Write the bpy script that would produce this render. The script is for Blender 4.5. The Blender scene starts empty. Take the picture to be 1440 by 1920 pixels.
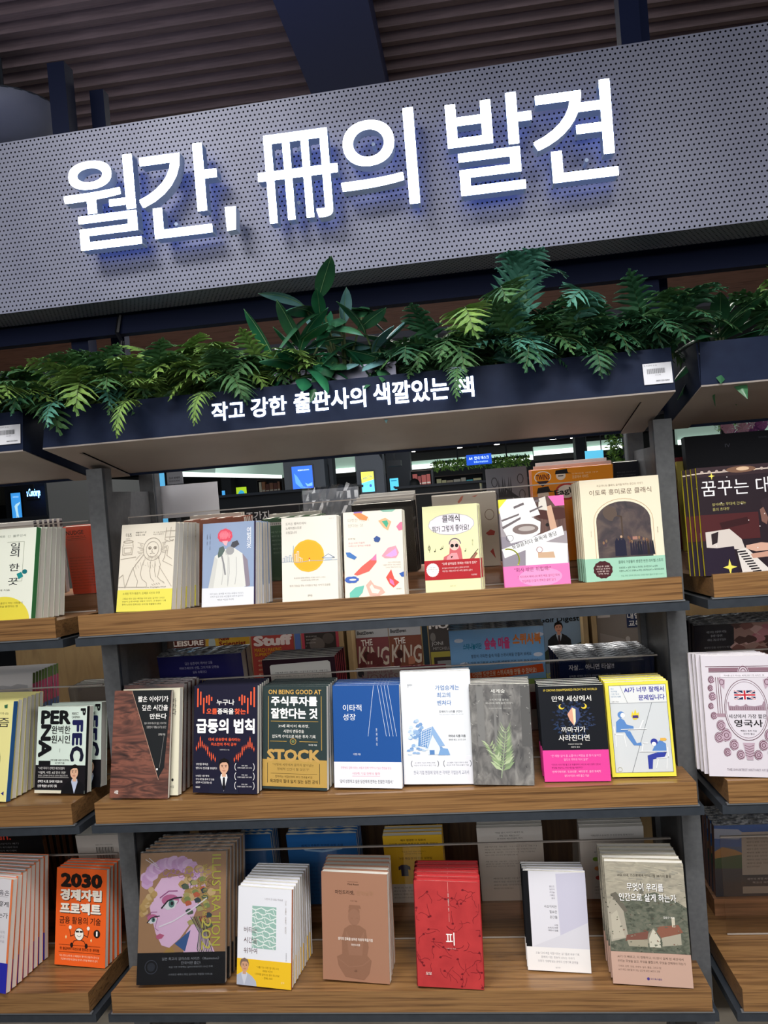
import bpy, math, random
from mathutils import Vector, Matrix, geometry
random.seed(7)
R = math.radians
SC = bpy.context.scene
COL = SC.collection

# ------------------------------------------------------------------ camera
F = 1459.0                                   # focal length in pixels of the 1440 x 1920 frame
AX = ((0.9903502, -0.07672841, -0.11540902),     # world axes seen from the camera (x right, y down, z ahead)
      (0.11344613, -0.02948148, 0.99310665),
      (-0.07960192, -0.99661607, -0.02049245))
CP = Vector((0, 0, 1.5))
cam = bpy.data.objects.new('camera', bpy.data.cameras.new('camera'))
COL.objects.link(cam)
cam.data.sensor_fit = 'HORIZONTAL'; cam.data.sensor_width = 36; cam.data.lens = 36 * F / 1440
cam.data.clip_start = .02; cam.data.clip_end = 200
mw = Matrix.Identity(4)
for i in range(3):
    mw[i][0] = AX[i][0]; mw[i][1] = -AX[i][1]; mw[i][2] = -AX[i][2]; mw[i][3] = CP[i]
cam.matrix_world = mw
SC.camera = cam
def at(px, py, Y):                           # the point of the vertical plane y = Y seen at a pixel
    c = (px - 720, py - 960, F)
    d = [sum(AX[i][k] * c[k] for k in range(3)) for i in range(3)]
    s = Y / d[1]
    return Vector((d[0] * s, Y, 1.5 + d[2] * s))

# ------------------------------------------------------------------ light
w = bpy.data.worlds.new('world'); SC.world = w; w.use_nodes = True
w.node_tree.nodes['Background'].inputs[0].default_value = (.42, .47, .60, 1)
w.node_tree.nodes['Background'].inputs[1].default_value = .5
def area(name, loc, to, sx, sy, power, col=(1, 1, 1), spread=180):
    l = bpy.data.lights.new(name, 'AREA'); l.shape = 'RECTANGLE'; l.size = sx; l.size_y = sy
    l.energy = power; l.color = col; l.spread = R(spread)
    o = bpy.data.objects.new(name, l); COL.objects.link(o); o.location = loc
    o.rotation_euler = (Vector(to) - Vector(loc)).to_track_quat('-Z', 'Y').to_euler()
    return o
area('ceiling_light_key', (-1.0, .35, 3.05), (-.6, 1.5, .5), .9, .4, 12, (1, .97, .93), 100)
area('ceiling_light_right', (.35, .1, 3.05), (.15, 1.5, .5), .9, .4, 9, (1, .97, .93), 62)
area('front_fill', (-.8, -2.2, 2.2), (-.5, 1.6, 1.1), 3.4, 1.3, 36, (1, .985, .97), 150)  # added soft fill facing the racks, reaches the rear rows too
area('bounce_fill', (0, -2.9, 3.1), (0, -2.9, 0), 9, 2.6, 40, (1, .98, .96))  # unseen panel added so floor and wall bounce soft light back
area('store_light_back', (-2, 9, 2.85), (-2, 9, 0), 8, 7, 130, (.92, .97, 1))
area('far_ceiling_fill', (-2, 13, 2.2), (-2, 14, 2.95), 12, 6, 60, (.9, .97, 1))  # added upward fill, lifts the far ceiling out of black
area('store_light_far', (-2, 16, 2.6), (-4, 20, 1.5), 9, 3, 110, (.95, .98, 1))
area('side_aisle_light', (3.1, -.6, 2.3), (-.4, 1.7, 1.0), 1.0, 1.2, 15, (1, .98, .96), 120)
area('magazine_fill', (-.3, 2.16, 2.55), (-.3, 2.4, .9), 2.4, .08, 18, (1, .97, .93), 140)  # added strip that brightens the magazine covers behind the rack
area('rear_rack_light', (-.3, 3.7, 2.9), (-.3, 2.3, .8), 2.4, .8, 30, (1, .96, .9), 130)
area('slat_fill', (-.9, 2.0, 2.6), (-.6, 2.6, 3.2), 2.4, .3, 3.5, (.72, .78, 1))  # added bluish fill pointing up to brighten the ceiling slats
SC.view_settings.view_transform = 'Standard'; SC.view_settings.look = 'None'
SC.view_settings.exposure = -0.1; SC.view_settings.gamma = 1.0
SC.view_settings.use_curve_mapping = False

# ------------------------------------------------------------------ materials
def lin(h):
    h = h.lstrip('#'); c = [int(h[i:i + 2], 16) / 255 for i in (0, 2, 4)]
    return tuple(x / 12.92 if x <= .04045 else ((x + .055) / 1.055) ** 2.4 for x in c) + (1,)
MC = {}
def M(col, rough=.5, metal=0, emit=0, spec=.5):
    k = (col, rough, metal, emit, spec)
    if k in MC: return MC[k]
    m = bpy.data.materials.new('paint_' + col.lstrip('#')); m.use_nodes = True
    b = m.node_tree.nodes['Principled BSDF']; c = lin(col)
    b.inputs['Base Color'].default_value = c; b.inputs['Roughness'].default_value = rough
    b.inputs['Metallic'].default_value = metal; b.inputs['Specular IOR Level'].default_value = spec
    if emit:
        b.inputs['Emission Color'].default_value = c; b.inputs['Emission Strength'].default_value = emit
    MC[k] = m
    return m
def noisy(name, cols, scale=(1, 1, 1), nscale=5, detail=4, rough=.5, dist=0, metal=0, pos=None, bump=0, spec=.5, wave=None):
    if name in MC: return MC[name]
    m = bpy.data.materials.new(name); m.use_nodes = True; nt = m.node_tree; N = nt.nodes; K = nt.links
    b = N['Principled BSDF']; b.inputs['Roughness'].default_value = rough; b.inputs['Metallic'].default_value = metal
    b.inputs['Specular IOR Level'].default_value = spec
    tc = N.new('ShaderNodeTexCoord'); mp = N.new('ShaderNodeMapping'); mp.inputs['Scale'].default_value = scale
    K.new(tc.outputs['Object'], mp.inputs[0])
    if wave:
        n = N.new('ShaderNodeTexWave'); n.wave_type = 'BANDS'; n.bands_direction = wave
        n.inputs['Scale'].default_value = nscale; n.inputs['Distortion'].default_value = dist
        n.inputs['Detail'].default_value = detail; n.inputs['Detail Scale'].default_value = 1.5; out = n.outputs['Fac']
    else:
        n = N.new('ShaderNodeTexNoise'); n.inputs['Scale'].default_value = nscale; n.inputs['Detail'].default_value = detail
        n.inputs['Distortion'].default_value = dist; out = n.outputs['Fac']
    K.new(mp.outputs[0], n.inputs['Vector'])
    r = N.new('ShaderNodeValToRGB'); e = r.color_ramp.elements
    pos = pos or [.3 + .4 * i / (len(cols) - 1) for i in range(len(cols))]
    while len(e) < len(cols): e.new(.5)
    for i, c in enumerate(cols): e[i].position = pos[i]; e[i].color = lin(c)
    K.new(out, r.inputs[0]); K.new(r.outputs[0], b.inputs['Base Color'])
    if bump:
        bp = N.new('ShaderNodeBump'); bp.inputs['Strength'].default_value = bump; bp.inputs['Distance'].default_value = .001
        K.new(out, bp.inputs['Height']); K.new(bp.outputs[0], b.inputs['Normal'])
    MC[name] = m
    return m
def clear(name, gloss, tint, rough=.05, mixcol='#ffffff'):     # clear acrylic or film: mostly lets light through, some sheen
    if name in MC: return MC[name]
    m = bpy.data.materials.new(name); m.use_nodes = True; nt = m.node_tree; N = nt.nodes; K = nt.links
    N.remove(N['Principled BSDF'])
    t = N.new('ShaderNodeBsdfTransparent'); t.inputs[0].default_value = lin(tint)
    g = N.new('ShaderNodeBsdfGlossy'); g.inputs['Roughness'].default_value = rough; g.inputs[0].default_value = lin(mixcol)
    f = N.new('ShaderNodeLayerWeight'); f.inputs[0].default_value = .35
    mr = N.new('ShaderNodeMapRange'); mr.inputs['To Min'].default_value = gloss; mr.inputs['To Max'].default_value = min(.9, gloss * 4 + .2)
    mx = N.new('ShaderNodeMixShader')
    K.new(f.outputs['Fresnel'], mr.inputs['Value']); K.new(mr.outputs[0], mx.inputs[0])
    K.new(t.outputs[0], mx.inputs[1]); K.new(g.outputs[0], mx.inputs[2])
    K.new(mx.outputs[0], N['Material Output'].inputs[0])
    MC[name] = m
    return m
WOOD = noisy('oak_wood', ['#5a3f26', '#805d3a', '#936e45', '#725233'], (1.6, 30, 85), 3, 9, .30, .6, pos=[.3, .46, .58, .75], bump=.15)
WOODV = noisy('oak_panel_upright', ['#3c2c20', '#5d4530', '#6f5539'], (30, 30, 1.6), 2.2, 7, .55, 1.0, pos=[.3, .5, .7])
WOODB = noisy('oak_step', ['#6b4a30', '#94694a', '#a5785a'], (1.6, 26, 50), 3, 8, .5, .5, pos=[.3, .5, .7])
PLY = noisy('tan_plywood', ['#a08760', '#b59c70', '#a98f66'], (6, 6, 1), 2, 5, .6, 2)
STEEL = noisy('charcoal_powder_coat', ['#55575b', '#606265'], (1, 1, 1), 90, 2, .45, spec=.4)
STEELD = noisy('dark_shelf_metal', ['#2a3038', '#31373f'], (1, 1, 1), 60, 2, .4, spec=.5)
NAVY = noisy('navy_grey_metal', ['#101a32', '#152038'], (1, 1, 1), 40, 2, .55, spec=.12)
SIGNPOST = M('#141c38', .6, 0, 0, .12)  # dim bluish light on the upper posts is put into this navy
BLACKB = M('#12182c', .6)
UNDER = noisy('grey_underside', ['#8d8580', '#958c86'], (3, 3, 3), 3, 3, .55)
PAGES = noisy('page_block', ['#dcd8cc', '#f3f0e8', '#f6f4ee'], (2, 900, 2), 2, 2, .8, pos=[.3, .5, .7])
ACR = clear('clear_acrylic', .02, '#fbf9f7', .04)
ACRE = M('#a59c95', .25)
FILM = clear('shrink_film', .02, '#f4f4f6', .18)
FILMT = noisy('crumpled_film', ['#6d6f75', '#b9bcc2', '#f4f5f8'], (1, 1, 1), 60, 6, .18, 1.5, metal=.25, pos=[.35, .5, .62], bump=.6)

# ------------------------------------------------------------------ mesh helpers
class MB:
    def __init__(s): s.v = []; s.f = []; s.m = []; s.mats = []
    def mi(s, mat):
        if mat not in s.mats: s.mats.append(mat)
        return s.mats.index(mat)
    def add(s, vs, fs, mat):
        n = len(s.v); k = s.mi(mat)
        s.v += [tuple(v) for v in vs]; s.f += [tuple(i + n for i in f) for f in fs]; s.m += [k] * len(fs)
        return s
    def box(s, x0, x1, y0, y1, z0, z1, mat, skip=''):
        v = [(x, y, z) for z in (z0, z1) for y in (y0, y1) for x in (x0, x1)]
        return s.add(v, [(0, 2, 3, 1), (4, 5, 7, 6), (0, 1, 5, 4), (2, 6, 7, 3), (0, 4, 6, 2), (1, 3, 7, 5)], mat)
    def hexa(s, lo, hi, mat):                     # two quads (4 corners each) joined
        return s.add(list(lo) + list(hi), [(3, 2, 1, 0), (4, 5, 6, 7), (0, 1, 5, 4), (1, 2, 6, 5), (2, 3, 7, 6), (3, 0, 4, 7)], mat)
    def tube(s, pts, r, mat, n=6):
        pts = [Vector(p) for p in pts]; vs = []; fs = []
        for i, p in enumerate(pts):
            d = (pts[min(i + 1, len(pts) - 1)] - pts[max(i - 1, 0)]).normalized()
            a = d.orthogonal().normalized(); b = d.cross(a); rr = r[i] if isinstance(r, (list, tuple)) else r
            vs += [p + (a * math.cos(t * 2 * math.pi / n) + b * math.sin(t * 2 * math.pi / n)) * rr for t in range(n)]
        for i in range(len(pts) - 1):
            fs += [(i * n + t, i * n + (t + 1) % n, (i + 1) * n + (t + 1) % n, (i + 1) * n + t) for t in range(n)]
        fs += [tuple(range(n))[::-1], tuple(range((len(pts) - 1) * n, len(pts) * n))]
        return s.add(vs, fs, mat)
    def mesh(s, name, smooth=False):
        me = bpy.data.meshes.new(name); me.from_pydata(s.v, [], s.f)
        for m in s.mats: me.materials.append(m)
        if s.m: me.polygons.foreach_set('material_index', s.m)
        if smooth: me.polygons.foreach_set('use_smooth', [True] * len(s.f))
        me.update()
        return me
    def build(s, name, parent=None, smooth=False): return link(name, s.mesh(name, smooth), parent)
def link(name, me, parent=None):
    o = bpy.data.objects.new(name, me); COL.objects.link(o)
    if parent: o.parent = parent
    return o
def tag(o, label=None, cat=None, group=None, kind=None):
    for k, v in (('label', label), ('category', cat), ('group', group), ('kind', kind)):
        if v: o[k] = v
    return o
def empty(name, loc=(0, 0, 0), label=None, cat=None, group=None):
    o = bpy.data.objects.new(name, None); COL.objects.link(o); o.location = loc; o.empty_display_size = .02
    return tag(o, label, cat, group)

# ------------------------------------------------------------------ lettering
TC = {}
_fc = bpy.data.curves.new('type', 'FONT'); _fo = bpy.data.objects.new('type', _fc); _fc.fill_mode = 'FRONT'
def glyphs(s, bold=0, res=2):
    k = (s, bold, res)
    if k in TC: return TC[k]
    c = _fc; c.body = s; c.resolution_u = res
    c.space_line = .95 if not all(len(x) <= 1 for x in s.split('\n')) else .85
    m = _fo.to_mesh()
    v = [(x.co[0], x.co[1], 0) for x in m.vertices]; f = [tuple(p.vertices) for p in m.polygons]
    _fo.to_mesh_clear()
    if bold and v:                                 # heavier weight: copies shifted around the stroke
        n = 8 if bold > .03 else 4; v0, f0 = v, f; v = list(v0); f = list(f0)
        for i in range(n):
            a = R(45 + 360 * i / n); o = len(v); v += [(x + bold * math.cos(a), y + bold * math.sin(a), i + 1) for x, y, _ in v0]; f += [tuple(q + o for q in g) for g in f0]
    if v:
        x0 = min(a[0] for a in v); x1 = max(a[0] for a in v); y0 = min(a[1] for a in v); y1 = max(a[1] for a in v)
        v = [((a[0] - x0) / max(x1 - x0, 1e-6), (a[1] - y0) / max(y1 - y0, 1e-6), a[2]) for a in v]
    TC[k] = (v, f)
    return TC[k]

CORE = '가각간감강같거건걸것게견경계고공과관교구국귀그금급기길김깊까깔깨께꾸꾼꿈끗끝나난날남내낸너넘네년념노놀뇌누는늘니다단담답당대더덕던데도독돈동되된될두둔뒷드득든들듯등떠떤떻라람랍랑래러럼렇레려력로록론롤루르른를름리림립마만많맞매며면명모목몸무문물뭐므미밀바밖반발밤방버번벌법베벤벽변별보복본부북붙뷰브비빛빠쁘쁨사산살상새색생서선설성세셀셋션소속송수순술숲스습승시식신실심싶쌓써쓴아악안앉않알압야약양어억언업엇었에여역연였영예오옥온올옷와완왜외요욕용우운원월위유육윤융으은을음응의이익인일읽잃입있자작잘잡장재쟁적전절정제젝져조종좋주준줌즈즘지진짐집짧찾채책처천철첫초최추출츠치칙친침케쿄퀴크큰클키타택터테토통퇴투툴트티틴파판팔펜편평퐁표품프플피필하학한할함합해행험현협혜호화확환활회후흥히'
def plain(t): return ''.join(ch if ord(ch) < 0x2000 or ch in CORE or not CORE else CORE[ord(ch) % len(CORE)] for ch in t)

class Art:                                    # flat print on a cover: u to the right, v downwards, both 0..1
    def __init__(s, w, h): s.w, s.h = w, h; s.pic = MB(); s.txt = MB(); s.k = 0; s.st = 1
    def pt(s, u, v, k): return ((u - .5) * s.w, -.0002 - .000014 * k, (1 - v) * s.h)
    def col(s, c): return M(c, .5, 0, 0, .18) if isinstance(c, str) else c
    def P(s, pts, c):
        s.k += s.st; vs = [s.pt(min(1, max(0, u)), min(1, max(0, v)), s.k) for u, v in pts]
        tri = geometry.tessellate_polygon([[Vector((a[0], a[2], 0)) for a in vs]])
        s.pic.add(vs, [tuple(t) for t in tri], s.col(c)); return s
    def Rc(s, u0, v0, u1, v1, c): return s.P([(u0, v0), (u1, v0), (u1, v1), (u0, v1)], c)
    def E(s, cu, cv, ru, rv, c, n=22, wob=0, a0=0, a1=360):
        return s.P([(cu + ru * (1 + wob * math.sin(i * 2.7)) * math.cos(R(a0 + (a1 - a0) * i / n)),
                     cv + rv * (1 + wob * math.cos(i * 1.9)) * math.sin(R(a0 + (a1 - a0) * i / n))) for i in range(n + (a1 - a0 < 360))], c)
    def L(s, pts, wd, c, closed=False):        # line of width wd (as a share of the cover width)
        s.k += s.st; W = wd * s.w / 2; q = [Vector(((min(.996, max(.004, u)) - .5) * s.w, (1 - min(.996, max(.004, v))) * s.h)) for u, v in pts]
        if closed: q.append(q[0])
        y = -.0002 - .000014 * s.k
        for a, b in zip(q, q[1:]):
            d = b - a
            if d.length < 1e-7: continue
            n = Vector((-d.y, d.x)).normalized() * W; e = d.normalized() * W * .5
            r = [a + n - e, b + n + e, b - n + e, a - n - e]
            s.pic.add([(p.x, y, p.y) for p in r], [(0, 1, 2, 3)], s.col(c))
        return s
    def O(s, cu, cv, ru, rv, wd, c, n=24, a0=0, a1=360):
        return s.L([(cu + ru * math.cos(R(a0 + (a1 - a0) * i / n)), cv + rv * math.sin(R(a0 + (a1 - a0) * i / n))) for i in range(n + 1)], wd, c)
    def T(s, t, u0, v0, u1, v1, c, b=0, rot=0, res=2, shear=0):
        if (v1 - v0) * s.h / (t.count('\n') + 1) < .0046: t = plain(t)      # lettering under about four pixels high
        v, f = glyphs(t, b, res)
        if not f: return s
        s.k += 3; cu, cv = (u0 + u1) / 2, (v0 + v1) / 2; out = []
        for x, y, ci in v:
            X = (x - .5) * (u1 - u0) * s.w + shear * (y - .5) * (v1 - v0) * s.h; Z = (y - .5) * (v1 - v0) * s.h
            a = R(rot); X, Z = X * math.cos(a) - Z * math.sin(a), X * math.sin(a) + Z * math.cos(a)
            out.append((X + (cu - .5) * s.w, -.0002 - .000014 * s.k - .000004 * ci, Z + (1 - cv) * s.h))
        s.txt.add(out, f, s.col(c)); return s
    def TL(s, lines, u0, v0, u1, dv, c, b=0, lh=.62, al='c'):   # block of small lines, each fitted by its length
        mx = max(len(x) for x in lines)
        for i, x in enumerate(lines):
            wd = (u1 - u0) * len(x) / mx
            a = u0 if al == 'l' else (u1 - wd if al == 'r' else (u0 + u1 - wd) / 2)
            s.T(x, a, v0 + i * dv, a + wd, v0 + i * dv + dv * lh, c, b, res=1)
        return s
# ------------------------------------------------------------------ cover prints
def person_bust(A, cx, cy, s, suit='#14161c', shirt='#e8eaee', skin='#d9ab8e', hair='#15110f', tie=None, turn=0):
    h = s * A.w / A.h                        # s = head half width in u
    A.P([(cx - 3.1 * s, cy + 6.2 * h), (cx - 2.9 * s, cy + 3.2 * h), (cx - 1.9 * s, cy + 2.2 * h), (cx - .6 * s, cy + 1.5 * h), (cx + .6 * s, cy + 1.5 * h), (cx + 1.9 * s, cy + 2.2 * h), (cx + 2.9 * s, cy + 3.2 * h), (cx + 3.1 * s, cy + 6.2 * h)], suit)
    A.P([(cx - .6 * s, cy + 1.4 * h), (cx + .6 * s, cy + 1.4 * h), (cx + .75 * s, cy + 2.0 * h), (cx, cy + 4.6 * h), (cx - .75 * s, cy + 2.0 * h)], shirt)
    if tie: A.P([(cx - .2 * s, cy + 2 * h), (cx + .2 * s, cy + 2 * h), (cx + .3 * s, cy + 3.8 * h), (cx, cy + 4.5 * h), (cx - .3 * s, cy + 3.8 * h)], tie)
    A.Rc(cx - .42 * s, cy + .8 * h, cx + .42 * s, cy + 1.9 * h, skin)
    A.E(cx, cy - .3 * h, 1.12 * s, 1.22 * h, hair); A.E(cx + turn * s * .2, cy + .12 * h, .92 * s, 1.22 * h, skin)
    A.P([(cx - 1.0 * s, cy - .35 * h), (cx - .9 * s, cy - 1.2 * h), (cx, cy - 1.6 * h), (cx + .9 * s, cy - 1.2 * h), (cx + 1.0 * s, cy - .35 * h), (cx + .5 * s, cy - .8 * h), (cx - .4 * s, cy - .75 * h)], hair)
    for e in (-.38, .38):
        A.E(cx + (e + turn * .2) * s, cy + .02 * h, .14 * s, .09 * h, '#2a1c18', 8); A.L([(cx + (e - .2 + turn * .2) * s, cy - .22 * h), (cx + (e + .2 + turn * .2) * s, cy - .25 * h)], .12 * s, hair)
    A.L([(cx + turn * .2 * s, cy + .1 * h), (cx + (turn * .2 - .06) * s, cy + .42 * h), (cx + (turn * .2 + .1) * s, cy + .45 * h)], .08 * s, '#b98468')
    A.L([(cx + (turn * .2 - .28) * s, cy + .75 * h), (cx + turn * .2 * s, cy + .82 * h), (cx + (turn * .2 + .28) * s, cy + .75 * h)], .13 * s, '#a8504a')

def a_monkey(A):
    A.st = .3
    g = '#b5ac9f'; L = A.L
    A.T('더츠', .09, .10, .2, .145, '#3a3632'); A.T('연필로 쓴', .09, .16, .17, .172, '#777069', res=1); A.TL(['생물학자가 쓴', '동물의 그림'], .27, .09, .47, .03, '#4a4641', al='l'); A.TL(['글 그림 모음집', '지은이 옮긴이'], .6, .10, .82, .024, '#8a847b', al='l')
    A.O(.6, .30, .17, .13, .012, g); A.O(.6, .30, .115, .088, .01, g)
    for s in (-1, 1):
        for i in range(8):
            a = R(-70 + 20 * i); A.L([(.6 + s * (.17 + .02 * math.sin(i)), .235 + .016 * i), (.6 + s * (.25 + .03 * math.cos(i * 2)), .215 + .018 * i)], .009, g)
        A.O(.6 + s * .05, .285, .026, .015, .009, g); A.E(.6 + s * .05, .287, .012, .009, '#6d655c', 8)
    A.L([(.6, .30), (.585, .325), (.61, .33)], .009, g); A.L([(.56, .35), (.6, .343), (.645, .352)], .01, g); A.L([(.53, .375), (.6, .395), (.67, .37)], .008, g)
    for i in range(14): A.L([(.47 + .02 * i, .385 + .012 * math.sin(i)), (.475 + .02 * i, .41 + .01 * math.cos(i * 2))], .007, g)
    L([(.44, .36), (.34, .44), (.25, .52), (.2, .6), (.16, .68), (.13, .73)], .012, g); L([(.30, .42), (.35, .38), (.38, .36)], .008, g)
    L([(.46, .42), (.42, .5), (.4, .58), (.44, .64), (.52, .68), (.53, .72)], .011, g); L([(.72, .4), (.76, .48), (.74, .56), (.72, .62), (.78, .66), (.84, .68)], .011, g)
    L([(.58, .44), (.57, .55), (.6, .63), (.66, .67)], .01, g); L([(.66, .44), (.66, .55), (.69, .62)], .01, g); L([(.26, .5), (.3, .58), (.36, .66), (.34, .73)], .011, g)
    for i in range(9): L([(.3 + .045 * i, .46 + .02 * math.sin(i * 2)), (.32 + .045 * i, .50 + .02 * math.cos(i))], .006, g)
    for k in (.62, .66, .7, .74, .82): L([(k, .70 - (k - .6) * .1), (k + .03, .715 - (k - .6) * .1)], .01, g)
    L([(.02, .4), (.3, .38), (.3, .385)], .009, g); L([(0, .62), (.08, .58), (.13, .73)], .01, g); L([(.74, .5), (.98, .73)], .01, g); L([(.0, .72), (.5, .73)], .009, g)
    A.Rc(.06, .22, .23, .24, '#e9e2d2'); A.O(.145, .2, .09, .014, .01, g); L([(.06, .22), (.04, .26), (.05, .35), (.22, .35), (.24, .26), (.23, .22)], .01, g); L([(.07, .27), (.21, .27), (.2, .33), (.08, .33)], .008, g, True)
    for dx in (0, .12): L([(.84 + dx * .7, .0 + .06), (.82 + dx * .7, .2), (.9 + dx * .5, .22), (.98, .2)], .009, g)
    L([(.86, .28), (.83, .4), (.8, .44), (.98, .5)], .01, g); L([(.89, .28), (.87, .38), (.96, .42)], .01, g); L([(.83, .1), (1, .1)], .009, g); L([(.82, .17), (1, .17)], .009, g)
    A.T('The Daylight Wall', .5, .725, .88, .745, '#8a8277', res=1)
    A.Rc(0, .755, 1, 1, '#e9e062'); A.T('소재원 작가·평론가, 김혜윤 시인의 추천', .1, .785, .78, .812, '#5b5420'); A.TL(['그림을 보는 일은 세상을 다시 읽는 일이다 그리고', '천천히 오래 바라본 것들의 이야기, 그 첫번째 기록', '창작 노트와 함께 읽는 우리 곁 동물들의 초상'], .1, .845, .9, .033, '#6d652c', al='l')

def a_blueshirt(A):
    A.st = .3
    A.T('여\n벌\n의\n옷', .86, .07, .95, .32, '#eef0f4', .01); A.T('이\n혜\n경\n \n시\n집', .08, .13, .1, .26, '#39404f', res=1); A.T('그\n늘\n에\n \n남\n은\n \n것\n들', .135, .13, .155, .32, '#4a5262', res=1)
    A.P([(.24, .40), (.44, .32), (.62, .31), (.78, .38), (.86, .76), (.80, .78), (.14, .78)], '#dfe0dc')
    A.P([(.78, .38), (.88, .46), (.93, .76), (.85, .78)], '#8f8694'); A.P([(.24, .40), (.30, .44), (.22, .78), (.12, .78)], '#cfd0cd')
    for x in (.4, .52, .66): A.L([(x, .42), (x + .01, .6), (x - .02, .74)], .012, '#b9bab9')
    A.P([(.42, .32), (.5, .36), (.62, .31), (.58, .38), (.46, .39)], '#c9cac6'); A.L([(.5, .38), (.5, .76)], .008, '#a9aaab')
    A.P([(.30, .38), (.33, .30), (.41, .28), (.44, .33), (.38, .40), (.31, .42)], '#5d6d6a'); A.P([(.58, .24), (.68, .22), (.72, .27), (.62, .31), (.55, .29)], '#4e4f57'); A.E(.54, .34, .08, .05, '#a2a3a6')
    A.L([(.38, .4), (.42, .5), (.45, .62)], .03, '#8d8e92')
    A.E(.44, .16, .145, .085, '#e0556a', 26, .05); A.E(.42, .15, .09, .05, '#ec7486', 20, .08); A.P([(.38, .22), (.5, .22), (.47, .28), (.43, .27)], '#f2b7bf')
    for i in range(12): A.L([(.34 + .018 * i, .13 + .01 * math.sin(i * 3)), (.35 + .018 * i, .18 + .015 * math.cos(i * 2))], .008, '#f08c9a')
    A.Rc(0, .775, 1, 1, '#e3e6ed'); A.TL(['비어 있는 옷처럼 서 있는 사람의 이야기', '우리가 입고 벗은 시간들에 대하여 말하다'], .16, .835, .8, .033, '#6a7080'); A.T('새로운 시인선 수상작', .3, .905, .62, .925, '#5a6070', res=1)

def a_sun(A):
    A.TL(['도미은 별자리에서', '노래하였으므로', '응답합니다'], .08, .06, .45, .052, '#7a766e', al='l', lh=.6); A.T('지은이', .86, .03, .95, .045, '#b0aca4', res=1)
    A.E(.48, .465, .285, .19, '#f0b93a', 40, .012); A.E(.48, .465, .26, .17, '#f2b233', 36, .02)
    g = '#8fa3ba'; A.L([(0, .53), (.15, .525), (.3, .54), (.5, .525), (.7, .53), (1, .525)], .008, g)
    for x, h in ((.02, .05), (.06, .07), (.1, .06), (.14, .08), (.18, .05), (.24, .09), (.28, .12), (.31, .05), (.34, .04)): A.L([(x, .53), (x, .53 - h), (x + .03, .53 - h), (x + .03, .53)], .007, '#dfe6ee' if x > .2 else g)
    A.L([(.21, .53), (.215, .34)], .01, g); A.P([(.74, .50), (.84, .455), (.93, .50)], '#dfe3e8'); A.L([(.73, .50), (.84, .455), (.95, .50), (.73, .50)], .01, '#6d7f96'); A.Rc(.78, .50, .9, .525, '#c5cfda')
    A.E(.5, .5, .012, .012, '#c94a2c', 8); A.L([(.5, .51), (.5, .53)], .014, '#e8e4da')
    A.TL(['첫 문장과 함께 시작되는 이 밤의 이야기, 그리고', '서로에게 보내는 다정한 안부'], .22, .715, .78, .028, '#8c877e'); A.T('밤의 하늘을 걷는 우리들의 작은 이야기 모음집', .14, .80, .86, .825, '#a39e94', res=1); A.T('문학의숲', .46, .92, .54, .945, '#6a665e', res=1)

def a_shapes(A):
    A.TL(['다정한 어른이', '된다는 것'], .08, .08, .44, .062, '#b5b0a6', al='l', lh=.6); A.T('임이랑 지음', .08, .305, .2, .325, '#8c877e', res=1); A.TL(['조금 서툰 마음도', '괜찮다고 말하는 사람들'], .08, .355, .46, .034, '#d99aa8', al='l')
    A.P([(.18, .0), (.34, .0), (.3, .04), (.22, .05)], '#8f73b8'); A.P([(.17, .02), (.3, .015), (.43, .07), (.4, .11), (.28, .09)], '#f0935c')
    A.P([(.64, .0), (.9, .0), (.84, .025), (.68, .02)], '#8cc0ae'); A.P([(.6, .12), (.72, .09), (.82, .14), (.76, .24), (.68, .2)], '#f3b48a'); A.P([(.66, .13), (.75, .12), (.77, .16), (.74, .21)], '#4fae8e')
    A.P([(.9, .2), (.97, .15), (1, .15), (1, .24), (.94, .25)], '#ee7d9c'); A.E(.57, .335, .055, .035, '#3f5a96', 18, .12); A.P([(.03, .47), (.1, .47), (.22, .53), (.18, .56), (.05, .52)], '#4a78ba')
    A.P([(.16, .73), (.3, .64), (.48, .55), (.55, .50), (.55, .6), (.42, .7), (.22, .745)], '#f06a60'); A.P([(.45, .575), (.55, .5), (.55, .58)], '#ef7fb0'); A.P([(.64, .53), (.75, .44), (.88, .42), (.93, .5), (.88, .56), (.7, .56)], '#ef9fb0'); A.P([(.7, .53), (.88, .45), (.9, .53), (.8, .55)], '#d5a6e0')
    A.E(.12, .79, .12, .04, '#4566b8', 20, .1); A.E(.14, .79, .06, .012, '#ece6da', 14); A.P([(.7, .78), (.79, .69), (.84, .8), (.92, .84), (.82, .9), (.76, .86)], '#f0584e'); A.P([(.76, .79), (.82, .82), (.84, .88), (.76, .84)], '#f07fb6')
    A.P([(.08, .94), (.18, .88), (.33, .86), (.3, .94), (.22, 1.0), (.08, 1.0)], '#6fc0b2'); A.P([(.36, .86), (.44, .8), (.5, .86), (.62, .89), (.68, .95), (.56, .99), (.42, .98)], '#f4b3a6'); A.P([(.42, .88), (.46, .85), (.5, .9), (.6, .92), (.56, .96), (.46, .95)], '#ece6da')
    A.P([(.92, .74), (1, .72), (1, .78), (.96, .78)], '#3d62b0'); A.T('푸른문화', .86, .905, .95, .92, '#8c877e', res=1); A.TL(['넓은 다정한 마음들', '어른이 된다는 것은 서로를', '돌보는 법을 배우는 일'], .66, .6, .95, .028, '#b5a9a4', al='r')

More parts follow.
